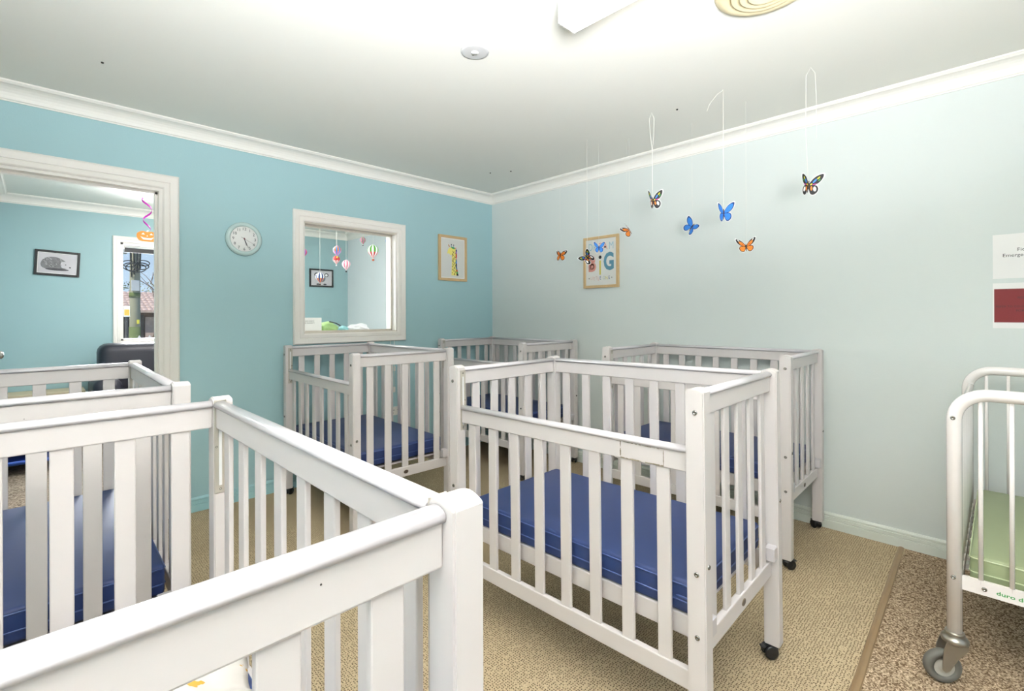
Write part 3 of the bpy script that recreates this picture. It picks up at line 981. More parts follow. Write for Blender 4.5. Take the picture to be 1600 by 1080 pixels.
for zz in (0.417, 0.372):
    a0, a1, b0, b1 = MX0 + 0.0275, MX1 - 0.0295, MYB + 0.0345, MYA - 0.0345
    tube('piping', [(a0, b0 + .01, zz), (a0 + .01, b0, zz), (a1 - .01, b0, zz), (a1, b0 + .01, zz), (a1, b1 - .01, zz), (a1 - .01, b1, zz), (a0 + .01, b1, zz), (a0, b1 - .01, zz)],
         0.0024, M['green_seam'], gm, 6, True)

# ------------------------------------------------------------------ ceiling fixtures
lt = thing('batten_light', 'lit fluorescent batten light on the ceiling at the top of the frame', 'ceiling light', (1.437, 1.135, ZC))
raw_box('housing', (-0.044, -1.24, -0.045), (0.044, -0.004, 0), M['lampbody'], lt)
raw_box('diffuser', (-0.046, -1.238, -0.1), (0.046, -0.004, -0.045), M['diffuser'], lt)
multi('end_cap', [((-0.048, -0.005, -0.102), (0.048, 0.0, 0)), ((-0.048, -1.245, -0.102), (0.048, -1.239, 0))], M['lampbody'], lt)

vt = thing('ceiling_vent', 'round cream ceiling air vent with concentric rings', 'vent', (1.885, 0.585, ZC))
lathe('outer_ring', [(0.115, 0), (0.165, 0), (0.168, -0.004), (0.16, -0.012), (0.135, -0.016), (0.122, -0.010), (0.115, 0)], M['vent'], vt, 48)
for i, r in enumerate((0.100, 0.072, 0.044)):
    lathe('louvre_ring', [(r - 0.018, -0.004 - 0.004 * i), (r + 0.010, -0.024 - 0.004 * i), (r + 0.013, -0.023 - 0.004 * i), (r - 0.014, -0.001 - 0.003 * i), (r - 0.018, -0.004 - 0.004 * i)], M['vent'], vt, 48)
lathe('centre_disc', [(0, -0.03), (0.022, -0.028), (0.026, -0.022), (0.018, -0.012), (0, -0.012)], M['vent'], vt, 32)
lathe('vent_throat', [(0.12, -0.002), (0, -0.002)], M['dark'], vt, 32)

rs = thing('smoke_alarm', 'round pale grey smoke alarm base on the ceiling left of the light', 'smoke alarm', (1.413, 1.632, ZC))
lathe('base_disc', [(0, -0.006), (0.052, -0.006), (0.062, -0.004), (0.064, 0), (0, 0)], M['rose'], rs, 40)
lathe('hub_disc', [(0, -0.0085), (0.016, -0.0085), (0.018, -0.006), (0, -0.006)], M['clock_face'], rs, 24)
for dx, dy in ((-0.008, 0.012), (0.004, 0.014), (0.002, 0.018)):
    lathe('contact', [(0, -0.0095), (0.002, -0.0095), (0.002, -0.006), (0, -0.006)], M['dark'], rs, 8, (dx, dy, 0))

for i, (x, y) in enumerate(((0.227, 2.895), (2.645, 1.289), (2.70, 2.93), (2.79, 2.78))):
    h = new_obj('ceiling_hook', bpy.data.meshes.new('ceiling_hook'), None, None, (x, y, ZC))
    bm = bmesh.new()
    lathe_bm(bm, [(0, -0.006), (0.0045, -0.005), (0.006, 0), (0, 0)], 10)
    me = bm_done(bm, 'ceiling_hook'); me.materials.append(M['dark']); h.data = me
    tag(h, ['small dark hook in the ceiling above the doorway', 'small dark hook in the ceiling between the hanging butterflies',
            'tiny dark hook left of two in the ceiling near the far corner', 'tiny dark hook nearer the mint wall of two by the far corner'][i], 'hook')

# ------------------------------------------------------------------ clock
ck = thing('wall_clock', 'round wall clock with pale teal rim and white face on the teal wall', 'clock', (0.995, YA, 1.728), ROT_LEFT)
lathe('rim', [(0.106, 0), (0.111, 0.006), (0.110, 0.018), (0.104, 0.026), (0.094, 0.030), (0.086, 0.027), (0.083, 0.020), (0.083, 0.016), (0.10, 0.014), (0.10, 0), (0.106, 0)], M['clock_rim'], ck, 64)
lathe('dial', [(0, 0.0195), (0.084, 0.0195), (0.088, 0.012), (0, 0.012)], M['clock_face'], ck, 64)
for n in range(1, 13):
    a = PI / 2 - n * PI / 6
    text('numeral', str(n), 0.0265, M['clock_ink'], ck, (0.0665 * math.cos(a), 0.0665 * math.sin(a) - 0.0092, 0.0202), ext=0.0003)
def hand(nm, ang_deg, l, w, tail, z, m_):
    a = math.radians(ang_deg)
    d = Vector((math.sin(a), math.cos(a))); p = Vector((d.y, -d.x))
    poly = [d * -tail + p * w, d * -tail - p * w, d * l - p * w * 0.6, d * l + p * w * 0.6]
    prism(nm, [tuple(q) for q in poly], z, z + 0.0008, lambda u, v, dd: Vector((u, v, dd)), m_, ck)
hand('hour_hand', 163, 0.046, 0.0022, 0.008, 0.0215, M['ink'])
hand('minute_hand', 157, 0.063, 0.0015, 0.010, 0.0228, M['ink'])
hand('second_hand', 118, 0.058, 0.0008, 0.022, 0.0242, M['redhand'])
lathe('hand_pivot', [(0, 0.027), (0.004, 0.0265), (0.004, 0.02), (0, 0.02)], M['redhand'], ck, 14)

# ------------------------------------------------------------------ framed pictures
def picture(name, label, w, h, fwid, frame_m, paper_m, loc, rot, mat_w=0.0, depth=0.018):
    t = thing(name, label, 'picture', loc, rot)
    for x0, x1, y0, y1 in ((-w / 2, -w / 2 + fwid, -h / 2, h / 2), (w / 2 - fwid, w / 2, -h / 2, h / 2), (-w / 2 + fwid, w / 2 - fwid, -h / 2, -h / 2 + fwid), (-w / 2 + fwid, w / 2 - fwid, h / 2 - fwid, h / 2)):
        box('frame', (x0, y0, 0), (x1, y1, depth), frame_m, t, 0.0015)
    if mat_w:
        raw_box('mount', (-w / 2 + fwid, -h / 2 + fwid, 0.002), (w / 2 - fwid, h / 2 - fwid, 0.009), M['paper'], t)
        raw_box('print', (-w / 2 + fwid + mat_w, -h / 2 + fwid + mat_w, 0.004), (w / 2 - fwid - mat_w, h / 2 - fwid - mat_w, 0.0096), paper_m, t)
    else:
        raw_box('print', (-w / 2 + fwid, -h / 2 + fwid, 0.002), (w / 2 - fwid, h / 2 - fwid, 0.0096), paper_m, t)
    return t
def flat(t, name, poly, m, z=0.0096, th=0.0005):
    return prism(name, poly, z, z + th, lambda u, v, d: Vector((u, v, d)), m, t)
def ell(cx, cy, rx, ry, n=16, a0=0.0):
    return [(cx + rx * math.cos(2 * PI * i / n) * math.cos(a0) - ry * math.sin(2 * PI * i / n) * math.sin(a0),
             cy + rx * math.cos(2 * PI * i / n) * math.sin(a0) + ry * math.sin(2 * PI * i / n) * math.cos(a0)) for i in range(n)]

# giraffe print
gp = picture('giraffe_picture', 'oak-framed print of a long-necked giraffe on the teal wall', 0.325, 0.412, 0.024, M['oak'], M['paper_grey'], (2.748, YA, 1.741), ROT_LEFT, mat_w=0.008)
flat(gp, 'giraffe_neck', [(-0.018, -0.155), (0.062, -0.155), (0.046, -0.09), (0.042, 0.0), (0.040, 0.07), (0.026, 0.102), (0.0, 0.098), (-0.012, 0.05), (-0.012, -0.04)], M['p_cream'], 0.0102)
flat(gp, 'giraffe_head', smooth_poly([(-0.065, 0.04), (-0.055, 0.018), (-0.035, 0.028), (0.0, 0.035), (0.03, 0.07), (0.02, 0.10), (-0.03, 0.098), (-0.055, 0.075)]), M['p_cream'], 0.0104)
flat(gp, 'muzzle', ell(-0.052, 0.028, 0.018, 0.014), M['paper_grey'], 0.0110)
flat(gp, 'nostril', ell(-0.05, 0.016, 0.003, 0.002, 8), M['p_sage'], 0.0116)
flat(gp, 'ear', ell(-0.045, 0.112, 0.014, 0.006, 12, 2.2), M['p_tan'], 0.0104)
flat(gp, 'ear', ell(0.030, 0.095, 0.012, 0.005, 12, 0.3), M['p_rose'], 0.0112)
for hx, hy in ((-0.018, 0.125), (0.008, 0.122)):
    flat(gp, 'horn', [(hx - 0.003, hy - 0.03), (hx + 0.003, hy - 0.03), (hx + 0.002, hy), (hx - 0.004, hy)], M['p_teal'], 0.0112)
    flat(gp, 'horn_tip', ell(hx, hy, 0.0055, 0.0055, 10), M['ink'], 0.0114)
flat(gp, 'fringe', ell(0.002, 0.096, 0.024, 0.009, 14, -0.2), M['p_green'], 0.0108)
mane = ['p_dkblue', 'p_purple', 'p_dkorange', 'p_red', 'p_rose', 'p_teal', 'p_blue', 'ink', 'p_dkblue', 'p_teal', 'p_dkorange', 'p_green', 'ink']
for i, mm in enumerate(mane):
    y1 = 0.085 - i * 0.0185
    o_ = 0.0 if i < 8 else (i - 8) * 0.0045
    flat(gp, 'mane_patch', [(0.030 + o_ * .6, y1 - 0.0185), (0.047 + o_, y1 - 0.0185), (0.045 + o_ * .8, y1), (0.032 + o_ * .5, y1)], M[mm], 0.0110)
random.seed(5)
for i in range(40):
    x, y = random.uniform(-0.008, 0.028), -0.148 + i * 0.0055
    flat(gp, 'coat_spot', ell(x, y, 0.0042, 0.0048, 6, random.random()), M['p_brown'], 0.0106)

# lettering print on the mint wall
bp_ = picture('lettering_picture', 'oak-framed lettering print reading dream big little one on the mint wall', 0.332, 0.412, 0.022, M['oak'], M['paper_grey'], (XB, 2.218, 1.641), ROT_RIGHT)
bt = lambda s, size, m_, x, y, sx=1.0, bold=0.0: text('lettering', s, size, M[m_], bp_, (x, y, 0.0100), (0, 0, 0), sx, ext=0.0003, bold=bold)
for s, m_, x in (('D', 'p_ltteal', -0.098), ('R', 'p_ltteal', -0.052), ('E', 'p_rose', -0.006), ('A', 'p_rose', 0.042), ('M', 'p_ltteal', 0.098)):
    bt(s, 0.082, m_, x, 0.096, 0.75, 0.0)
flat(bp_, 'heart', ell(0.042, 0.115, 0.008, 0.009, 10), M['ink'], 0.0106)
bt('B', 0.175, 'p_rose', -0.085, -0.068, 0.78, 0.006)
flat(bp_, 'counter_fill', ell(-0.085, 0.028, 0.018, 0.02), M['p_rose'], 0.0098)
flat(bp_, 'counter_fill', ell(-0.083, -0.032, 0.022, 0.024), M['p_rose'], 0.0098)
flat(bp_, 'i_stem', [(-0.013, -0.102), (0.001, -0.102), (0.002, 0.012), (-0.014, 0.012)], M['p_mustard'], 0.0100)
flat(bp_, 'i_dot', ell(-0.006, 0.038, 0.014, 0.014), M['ink'], 0.0100)
bt('G', 0.185, 'p_teal', 0.075, -0.062, 0.72, 0.007)
for s, m_, x, y in (('L', 'p_faint', -0.092, -0.140), ('I', 'p_rose', -0.074, -0.139), ('T', 'p_faint', -0.060, -0.146), ('T', 'p_faint', -0.040, -0.139), ('L', 'p_rose', -0.022, -0.146), ('E', 'p_dkblue', -0.004, -0.140),
                    ('O', 'p_sage', 0.030, -0.140), ('N', 'p_mustard', 0.054, -0.143), ('E', 'p_dkblue', 0.078, -0.140)):
    bt(s, 0.038, m_, x, y, 0.75, 0.0)
for x in (-0.112, 0.102):
    flat(bp_, 'print_dot', ell(x, -0.128, 0.004, 0.004, 10), M['ink'], 0.0100)

# laminated notices on the mint wall at the right edge
def notice(label, zc, h):
    t = thing('notice', label, 'notice', (XB, -0.124, zc), ROT_RIGHT)
    raw_box('sheet', (-0.150, -h / 2, 0), (0.150, h / 2, 0.0012), M['paper'], t)
    return t
n1 = notice('white laminated emergency notice, upper sheet at the right edge', 1.483, 0.206)
text('lettering', 'Fic', 0.022, M['ink'], n1, (-0.071, 0.022, 0.0013), align='LEFT', ext=0.0002)
text('lettering', 'Emergency', 0.022, M['ink'], n1, (-0.118, -0.003, 0.0013), align='LEFT', ext=0.0002)
n2 = notice('white laminated notice with dark red panel, lower sheet at the right edge', 1.2535, 0.211)
raw_box('red_panel', (-0.1455, -0.078, 0.0012), (0.1455, 0.078, 0.0018), M['p_darkred'], n2)
text('lettering', 'RED', 0.014, M['p_redtext'], n2, (-0.070, 0.032, 0.0018), align='LEFT', ext=0.0002)
text('lettering', 'REFER TO CO-ORDINATOR', 0.0125, M['p_redtext'], n2, (-0.140, -0.008, 0.0018), align='LEFT', ext=0.0002)
text('lettering', 'FOR', 0.014, M['p_redtext'], n2, (-0.075, -0.028, 0.0018), align='LEFT', ext=0.0002)

# socket and cord tags low on the teal wall
sk = thing('power_socket', 'white double power socket low on the teal wall behind a cot', 'socket', (2.145, YA, 0.43), ROT_LEFT)
box('cover_plate', (-0.05, -0.035, 0), (0.05, 0.035, 0.01), M['socket'], sk, 0.003)
multi('pin_slots', [((x, y, 0.0095), (x + 0.003, y + 0.008, 0.0103)) for x in (-0.025, -0.015, 0.013, 0.023) for y in (0.004,)] + [((x, -0.018, 0.0095), (x + 0.008, -0.012, 0.0103)) for x in (-0.03, 0.02)], M['dark'], sk)
cd = thing('blind_cord', 'two white cords with a toggle hanging below the internal window', 'cord', (2.13, YA, 0.0), (0, 0, 0))
for x in (-0.035, 0.0):
    tube('cord', [(x, -0.012, 1.015), (x + 0.002, -0.008, 0.86), (x, -0.006, 0.60)], 0.002, M['thread'], cd, 6)
box('toggle', (-0.012, -0.014, 0.585), (0.010, -0.002, 0.63), M['socket'], cd, 0.003)
box('toggle', (-0.004, -0.014, 0.76), (0.012, -0.002, 0.80), M['socket'], cd, 0.003)

# ------------------------------------------------------------------ butterflies
FORE = smooth_poly([(0.02, 0.0), (0.10, 0.26), (0.42, 0.66), (0.80, 0.86), (0.98, 0.84), (0.96, 0.60), (0.80, 0.30), (0.55, 0.08), (0.25, -0.04)], 3)
HIND = smooth_poly([(0.02, 0.0), (0.30, 0.02), (0.58, -0.02), (0.72, -0.26), (0.66, -0.54), (0.44, -0.72), (0.22, -0.66), (0.08, -0.34)], 3)
def scaled(poly, s, c):
    return [(c[0] + (x - c[0]) * s, c[1] + (y - c[1]) * s) for x, y in poly]
KINDS = {
    'blue': dict(edge='p_dkblue', cells=[('p_blue', scaled(FORE, 0.80, (0.38, 0.28))), ('p_blue', scaled(HIND, 0.80, (0.32, -0.26)))]),
    'orange': dict(edge='p_black', cells=[('p_orange', scaled(FORE, 0.62, (0.25, 0.15))), ('p_orange', scaled(HIND, 0.80, (0.36, -0.28))), ('p_white', ell(0.74, 0.70, 0.16, 0.045, 10, 0.9)),
                                          ('p_dkorange', ell(0.34, 0.22, 0.16, 0.05, 10, 0.7))]),
    'multi': dict(edge='p_black', cells=[('p_blue', ell(0.42, 0.36, 0.20, 0.07, 10, 0.9)), ('p_yellow', ell(0.66, 0.58, 0.14, 0.05, 10, 0.8)), ('p_green', ell(0.72, 0.42, 0.10, 0.05, 10, 0.9)),
                                         ('p_magenta', ell(0.44, 0.10, 0.17, 0.035, 10, 0.25)), ('p_orange', ell(0.24, -0.22, 0.07, 0.18, 10, 0.1)), ('p_white', ell(0.48, -0.28, 0.11, 0.20, 10, 0.2)),
                                         ('p_yellow', ell(0.20, 0.10, 0.10, 0.05, 8, 0.8))]),
}
def wing_me(kind, side):
    k = ('wing', kind, side)
    if k in _cache:
        return _cache[k]
    bm = bmesh.new()
    def fm(u, v, d):
        return Vector((u * side, v, d))
    for poly in (FORE, HIND):
        c = (0.4, 0.3) if poly is FORE else (0.35, -0.28)
        for f in prism_bm(bm, scaled(poly, 1.12, c), -0.004, 0.004, fm):
            f.material_index = 0
        for s in (-1, 1):
            for f in prism_bm(bm, poly, s * 0.004, s * 0.007, fm):
                f.material_index = 1
    for i, (mm, poly) in enumerate(KINDS[kind]['cells']):
        for s in (-1, 1):
            for f in prism_bm(bm, poly, s * 0.007, s * (0.010 + 0.0015 * i), fm):
                f.material_index = 2 + i
    me = bm_done(bm, 'wing')
    me.materials.append(M['p_white']); me.materials.append(M[KINDS[kind]['edge']])
    for mm, _ in KINDS[kind]['cells']:
        me.materials.append(M[mm])
    _cache[k] = me
    return me

def butterfly(label, kind, pos, rot, size, dihedral, strings):
    """strings: lists of absolute points"""
    t = thing('paper_butterfly', label, 'butterfly', pos, (0, 0, 0), 'hanging paper butterflies')
    R = Euler(rot).to_matrix()
    for s in (-1, 1):
        d = dihedral[0 if s < 0 else 1]
        w = new_obj('wing', wing_me(kind, s), None, t)
        w.rotation_euler = (R @ Matrix.Rotation(-s * d, 3, 'Y')).to_euler()
        w.scale = (size,) * 3
    bm = bmesh.new()
    tube_bm(bm, [R @ Vector((0, y * size, 0.01 * size)) for y in (-0.55, -0.3, 0.0, 0.25, 0.38)], [size * r for r in (0.02, 0.045, 0.05, 0.055, 0.03)], 8)
    new_obj('body', bm_done(bm, 'body'), M['p_brown'], t)
    for pts, r in strings:
        tube('thread', [Vector(p) - Vector(pos) for p in pts], r, M['thread'], t, 5)
    return t
def face_cam(x, y, roll, pitch=0.0, yaw=0.0):
    """rotation of a drawing whose +Z looks back at the room's middle"""
    a = math.atan2(y - 0.0, x - 0.0)
    return (Matrix.Rotation(a - PI / 2 + yaw, 3, 'Z') @ Matrix.Rotation(PI / 2 + pitch, 3, 'X') @ Matrix.Rotation(roll, 3, 'Z')).to_euler()
def up(x, y, z, r=0.0005, dx=0.0, dy=0.0):
    return ([(x, y, z), (x + dx * .5, y + dy * .5, (z + ZC) / 2), (x + dx, y + dy, ZC)], r)
BF = [
 # px, label, kind, x,y,z, roll, pitch, yaw, size, dihedral, thread radius
 ('orange butterfly hanging lowest left, left of the lettering print', 'orange', 2.737, 2.225, 1.655, 0.05, 0.5, 0.3, 0.052, (0.7, 0.7), 0.0005),
 ('multicoloured butterfly hanging over the left edge of the lettering print', 'multi', 2.659, 1.930, 1.605, 0.9, 0.2, 0.3, 0.058, (0.5, 0.9), 0.0010),
 ('blue butterfly hanging over the top of the lettering print', 'blue', 2.700, 1.864, 1.664, 0.0, 0.0, 0.1, 0.043, (0.55, 0.55), 0.0005),
 ('orange butterfly tilted edge-on, right of the lettering print', 'orange', 2.844, 1.721, 1.783, 0.5, 0.1, -0.4, 0.052, (0.1, 1.35), 0.0006),
 ('multicoloured butterfly hanging highest of the middle group on a looped thread', 'multi', 2.582, 1.410, 1.878, 0.1, 0.0, 0.3, 0.062, (0.95, 0.5), 0.0016),
 ('blue butterfly seen edge-on, left of the two right-hand blue ones', 'blue', 2.896, 1.317, 1.757, -0.75, 0.5, -0.3, 0.060, (0.3, 1.0), 0.0006),
 ('large blue butterfly with one folded wing, right of the other blue ones', 'blue', 2.594, 1.011, 1.748, 0.05, 0.1, 0.4, 0.058, (0.7, 0.85), 0.0012),
 ('orange butterfly with white wing tips, hanging lowest on the right', 'orange', 2.825, 0.980, 1.592, 0.08, -0.5, 0.0, 0.053, (0.35, 0.35), 0.0006),
 ('multicoloured butterfly hanging alone furthest right', 'multi', 2.658, 0.640, 1.832, -0.1, 0.15, 0.1, 0.059, (0.95, 0.25), 0.0009),
]
for i, (lab, kind, x, y, z, roll, pit, yaw, size, dih, tr) in enumerate(BF):
    strs = [up(x, y, z + 0.01, tr)]
    tx = -0.70; 
    def P2(du, dz):          # offset du metres to the picture right in the wall-parallel direction
        return (x + 0.0, y - du, dz)
    if i == 4:
        strs = [([(x, y, z + 0.01), (x, y, 2.17)], tr), ([(x, y, 2.17), P2(-0.012, 2.27), P2(-0.020, 2.36), P2(-0.004, ZC - 0.001), P2(0.012, 2.36), P2(0.010, 2.27), (x, y, 2.17)], tr * 0.8)]
    if i == 6:
        strs.append(([(x, y, ZC - 0.002), P2(-0.03, ZC - 0.012), P2(-0.07, ZC - 0.05), P2(-0.085, ZC - 0.085)], 0.0009))
    if i == 8:
        strs = [([(x, y, z + 0.01), P2(-0.01, 2.1), P2(-0.008, 2.36), P2(0.012, ZC - 0.001), P2(0.03, 2.36), P2(0.035, 2.22), P2(0.034, 2.05)], tr)]
    if i == 3:
        strs.append(([P2(-0.02, 2.09), P2(-0.02, 2.30), P2(-0.01, ZC - 0.001)], 0.0005))
    butterfly(lab, kind, (x, y, z), face_cam(x, y, roll, pit, yaw), size, dih, strs)

# ------------------------------------------------------------------ next room: hanging paper balloons
def balloon(label, x, y, ztop, r, c1_, c2_, basket, lower=None):
    t = thing('paper_balloon', label, 'paper balloon', (x, y, ztop), (0, 0, 0.4), 'hanging paper hot air balloons')
    prof = [(0, 0)]
    for i in range(1, 12):
        a = i / 12
        rr = math.sin(PI * min(1, a * 1.12) ** 0.8) if a < 0.9 else 0.15
        prof.append((r * max(0.18, (math.sin(PI * a ** 0.82)) ** 0.85), -a * r * 2.5))
    prof.append((r * 0.16, -r * 2.5))
    mats = [M[c1_], M[c2_]] + ([M[lower]] if lower else [])
    bm = bmesh.new()
    lathe_bm(bm, prof, 16, (lambda k, i: (2 if (lower and i >= 7 and k % 2 == 0) else (1 if (lower and i >= 7) else k % 2))))
    o = new_obj('envelope', bm_done(bm, 'envelope'), None, t)
    for m_ in mats:
        o.data.materials.append(m_)
    box('basket', (-r * 0.15, -r * 0.15, -r * 3.05), (r * 0.15, r * 0.15, -r * 2.72), M[basket], t, 0.001)
    for s in (-1, 1):
        tube('basket_cord', [(s * r * 0.14, 0, -r * 2.45), (s * r * 0.12, 0, -r * 2.75)], 0.0012, M['thread'], t, 5)
    tube('thread', [(0, 0, 0), (0, 0, ZC2 - ztop)], 0.0012, M['thread'], t, 5)
    return t
balloon('red and purple paper balloon half hidden by the window frame', 1.785, 4.5, 1.85, 0.036, 'p_red', 'p_purple', 'p_red')
balloon('striped white and blue paper balloon in front of the koala picture', 1.944, 4.5, 1.635, 0.040, 'p_white', 'p_dkblue', 'p_brown', 'p_orange')
balloon('orange, blue and pink paper balloon hanging above the red one', 2.115, 4.5, 1.905, 0.040, 'p_orange', 'p_blue', 'p_yellow', 'p_pink')
balloon('small red and white paper balloon under the orange one', 2.135, 4.56, 1.815, 0.034, 'p_red', 'p_red', 'p_white', 'p_white')
balloon('pink and white paper balloon left of the room corner', 2.208, 4.5, 1.775, 0.041, 'p_pink', 'p_white', 'p_black')
balloon('small pink and green paper balloon high on the right', 2.388, 4.5, 2.02, 0.030, 'p_magenta', 'p_green', 'p_black')
balloon('largest paper balloon, green and white with red base', 2.502, 4.5, 1.955, 0.056, 'p_leaf', 'p_white', 'p_dkorange', 'p_red')
balloon('blue and white paper balloon at the right edge of the internal window', 2.70, 4.5, 2.06, 0.045, 'p_blue', 'p_white', 'p_white')

# pumpkin streamer seen through the doorway
sp_ = thing('pumpkin_streamer', 'orange paper pumpkin on a purple foil spiral beyond the doorway', 'streamer', (0.612, 4.5, 0), (0, 0, 0))
bm = bmesh.new()
prev = None
for i in range(61):
    a = i / 60
    an = a * 2 * PI * 1.6 + 2.2
    z = 2.12 - a * 0.245
    r = 0.034 * (1 - 0.35 * a)
    c_ = Vector((r * math.cos(an), r * math.sin(an), z))
    w = 0.008
    q = (bm.verts.new(c_ + Vector((0, 0, -w))), bm.verts.new(c_ + Vector((0, 0, w))))
    if prev:
        f = bm.faces.new((prev[0], q[0], q[1], prev[1])); f.smooth = True
    prev = q
o = new_obj('foil_spiral', bm_done(bm, 'foil_spiral'), M['p_foil'], sp_)
mod = o.modifiers.new('t', 'SOLIDIFY'); mod.thickness = 0.0006
tube('thread', [(0, 0, 2.11), (0, 0, ZC2)], 0.0008, M['thread'], sp_, 5)
fmp = lambda u, v, d: Vector((u, d, v + 1.825))
pk = prism('pumpkin', smooth_poly([(0, 0.034), (0.03, 0.038), (0.06, 0.022), (0.064, -0.008), (0.045, -0.036), (0, -0.04), (-0.045, -0.036), (-0.064, -0.008), (-0.06, 0.022), (-0.03, 0.038)], 3), -0.001, 0.001, fmp, M['p_pumpkin'], sp_)
for poly in ([(-0.036, 0.012), (-0.014, 0.012), (-0.025, 0.026)], [(0.014, 0.012), (0.036, 0.012), (0.025, 0.026)], [(-0.005, 0.0), (0.005, 0.0), (0, 0.008)],
             [(-0.042, -0.004), (-0.02, -0.012), (0.02, -0.012), (0.042, -0.004), (0.025, -0.026), (-0.025, -0.026)]):
    prism('cut_out', poly, -0.0016, 0.0016, fmp, M['p_white'], pk)
prism('stalk', [(-0.006, 0.034), (0.006, 0.034), (0.010, 0.048), (0.0, 0.048)], -0.001, 0.001, fmp, M['p_white'], sp_)

# pictures on the far wall
def tilt_rot(a):
    return (Matrix.Rotation(PI / 2, 3, 'X') @ Matrix.Rotation(a, 3, 'Z')).to_euler()
hp = picture('hedgehog_picture', 'black-framed grey photograph of a hedgehog hanging askew beyond the doorway', 0.342, 0.255, 0.022, M['black_frame'], M['p_greybg'], (0.166, YF, 1.762), tilt_rot(-0.045), mat_w=0.006)
flat(hp, 'hedgehog_body', smooth_poly([(-0.125, -0.02), (-0.11, 0.03), (-0.07, 0.058), (-0.01, 0.062), (0.04, 0.04), (0.07, 0.01), (0.085, -0.025), (0.06, -0.05), (-0.02, -0.062), (-0.10, -0.055)]), M['p_greyfur'], 0.0102)
flat(hp, 'hedgehog_face', smooth_poly([(0.025, 0.01), (0.06, 0.022), (0.09, -0.015), (0.105, -0.035), (0.06, -0.045), (0.03, -0.035)]), M['p_greybg'], 0.0106)
flat(hp, 'hedgehog_snout', ell(0.096, -0.034, 0.008, 0.006, 10), M['ink'], 0.0110)
flat(hp, 'hedgehog_eye', ell(0.062, -0.008, 0.005, 0.005, 10), M['ink'], 0.0110)
flat(hp, 'shadow_patch', ell(0.0, -0.062, 0.09, 0.012), M['p_dgrey'], 0.0104)
random.seed(11)
for i in range(46):
    x, y = random.uniform(-0.11, 0.04), random.uniform(-0.045, 0.05)
    if (x + 0.035) ** 2 / 0.0065 + y * y / 0.0028 > 1:
        continue
    a = random.uniform(1.8, 2.8)
    flat(hp, 'quill', [(x, y), (x + 0.002, y + 0.002), (x + 0.02 * math.cos(a), y + 0.02 * math.sin(a))], M['p_dgrey' if i % 2 else 'p_white'], 0.0108)
kp = picture('koala_picture', 'black-framed grey koala portrait on the far wall beyond the internal window', 0.342, 0.252, 0.022, M['black_frame'], M['p_greybg'], (2.907, YF, 1.756), tilt_rot(0.0), mat_w=0.004)
flat(kp, 'koala_head', ell(0.0, -0.005, 0.058, 0.055, 20), M['p_greyfur'], 0.0102)
for s in (-1, 1):
    flat(kp, 'koala_ear', ell(s * 0.072, 0.045, 0.030, 0.028, 14), M['p_dgrey'], 0.0104)
    flat(kp, 'koala_inner_ear', ell(s * 0.070, 0.042, 0.018, 0.018, 14), M['p_white'], 0.0108)
    flat(kp, 'koala_eye', ell(s * 0.026, 0.008, 0.005, 0.006, 10), M['ink'], 0.0108)
flat(kp, 'koala_nose', ell(0, -0.018, 0.013, 0.022, 12), M['ink'], 0.0108)
for s in (-1, 1):
    flat(kp, 'koala_paw', ell(s * 0.05, -0.088, 0.024, 0.011, 12), M['p_dgrey'], 0.0104)

# charcoal recliner
rc = thing('recliner', 'charcoal leather recliner armchair under the street window', 'armchair', (0.0, 0.0, 0))
def cushion(name, lo, hi, bev=0.05, par=rc):
    bm = bmesh.new()
    box_bm(bm, lo, hi, bev, 4)
    return new_obj(name, bm_done(bm, name, True), M['leather'], par)
cushion('base', (0.44, 5.85, 0.06), (1.45, 6.5, 0.40), 0.03)
cushion('seat', (0.62, 5.80, 0.36), (1.27, 6.35, 0.52), 0.06)
cushion('backrest', (0.45, 6.16, 0.42), (1.42, 6.52, 0.945), 0.09)
cushion('armrest', (0.38, 5.80, 0.10), (0.60, 6.40, 0.63), 0.07)
cushion('armrest', (1.28, 5.80, 0.10), (1.50, 6.40, 0.63), 0.07)
multi('foot', [((x, y, 0), (x + 0.05, y + 0.05, 0.11)) for x in (0.46, 1.36) for y in (5.88, 6.38)], M['black'], rc)

# low beige shelf against the far wall and the stack of blue stretcher beds
bs = thing('low_bench', 'low beige timber bench against the far blue wall', 'bench', (0, 0, 0))
box('bench_top', (-0.235, 6.33, 0.455), (0.36, 6.675, 0.49), M['beige'], bs, 0.004)
box('bench_front', (-0.235, 6.345, 0.06), (0.36, 6.365, 0.455), M['beige'], bs, 0.002)
for x in (-0.235, 0.325):
    box('side_panel', (x, 6.365, 0.0), (x + 0.03, 6.675, 0.455), M['beige'], bs, 0.002)
for k, z in enumerate((0.095, 0.172)):
    st = thing('stretcher_bed', ['blue stretcher bed at the bottom of the stack beyond the doorway', 'blue stretcher bed on top of the stack beyond the doorway'][k], 'stretcher bed', (0, 0, 0), group='stacked blue stretcher beds')
    tube('frame_tube', [(-0.21, 5.25, z), (0.19, 5.25, z), (0.19, 6.30, z), (-0.21, 6.30, z)], 0.017, M['bluefab'], st, 12, True)
    raw_box('canvas', (-0.20, 5.26, z + 0.002), (0.18, 6.29, z + 0.008), M['bluefab'], st)
    for x in (-0.185, 0.165):
        for y in (5.30, 6.25):
            zb = 0 if k == 0 else 0.112
            box('leg', (x - 0.018, y - 0.018, zb), (x + 0.018, y + 0.018, z), M['black'], st, 0.003)

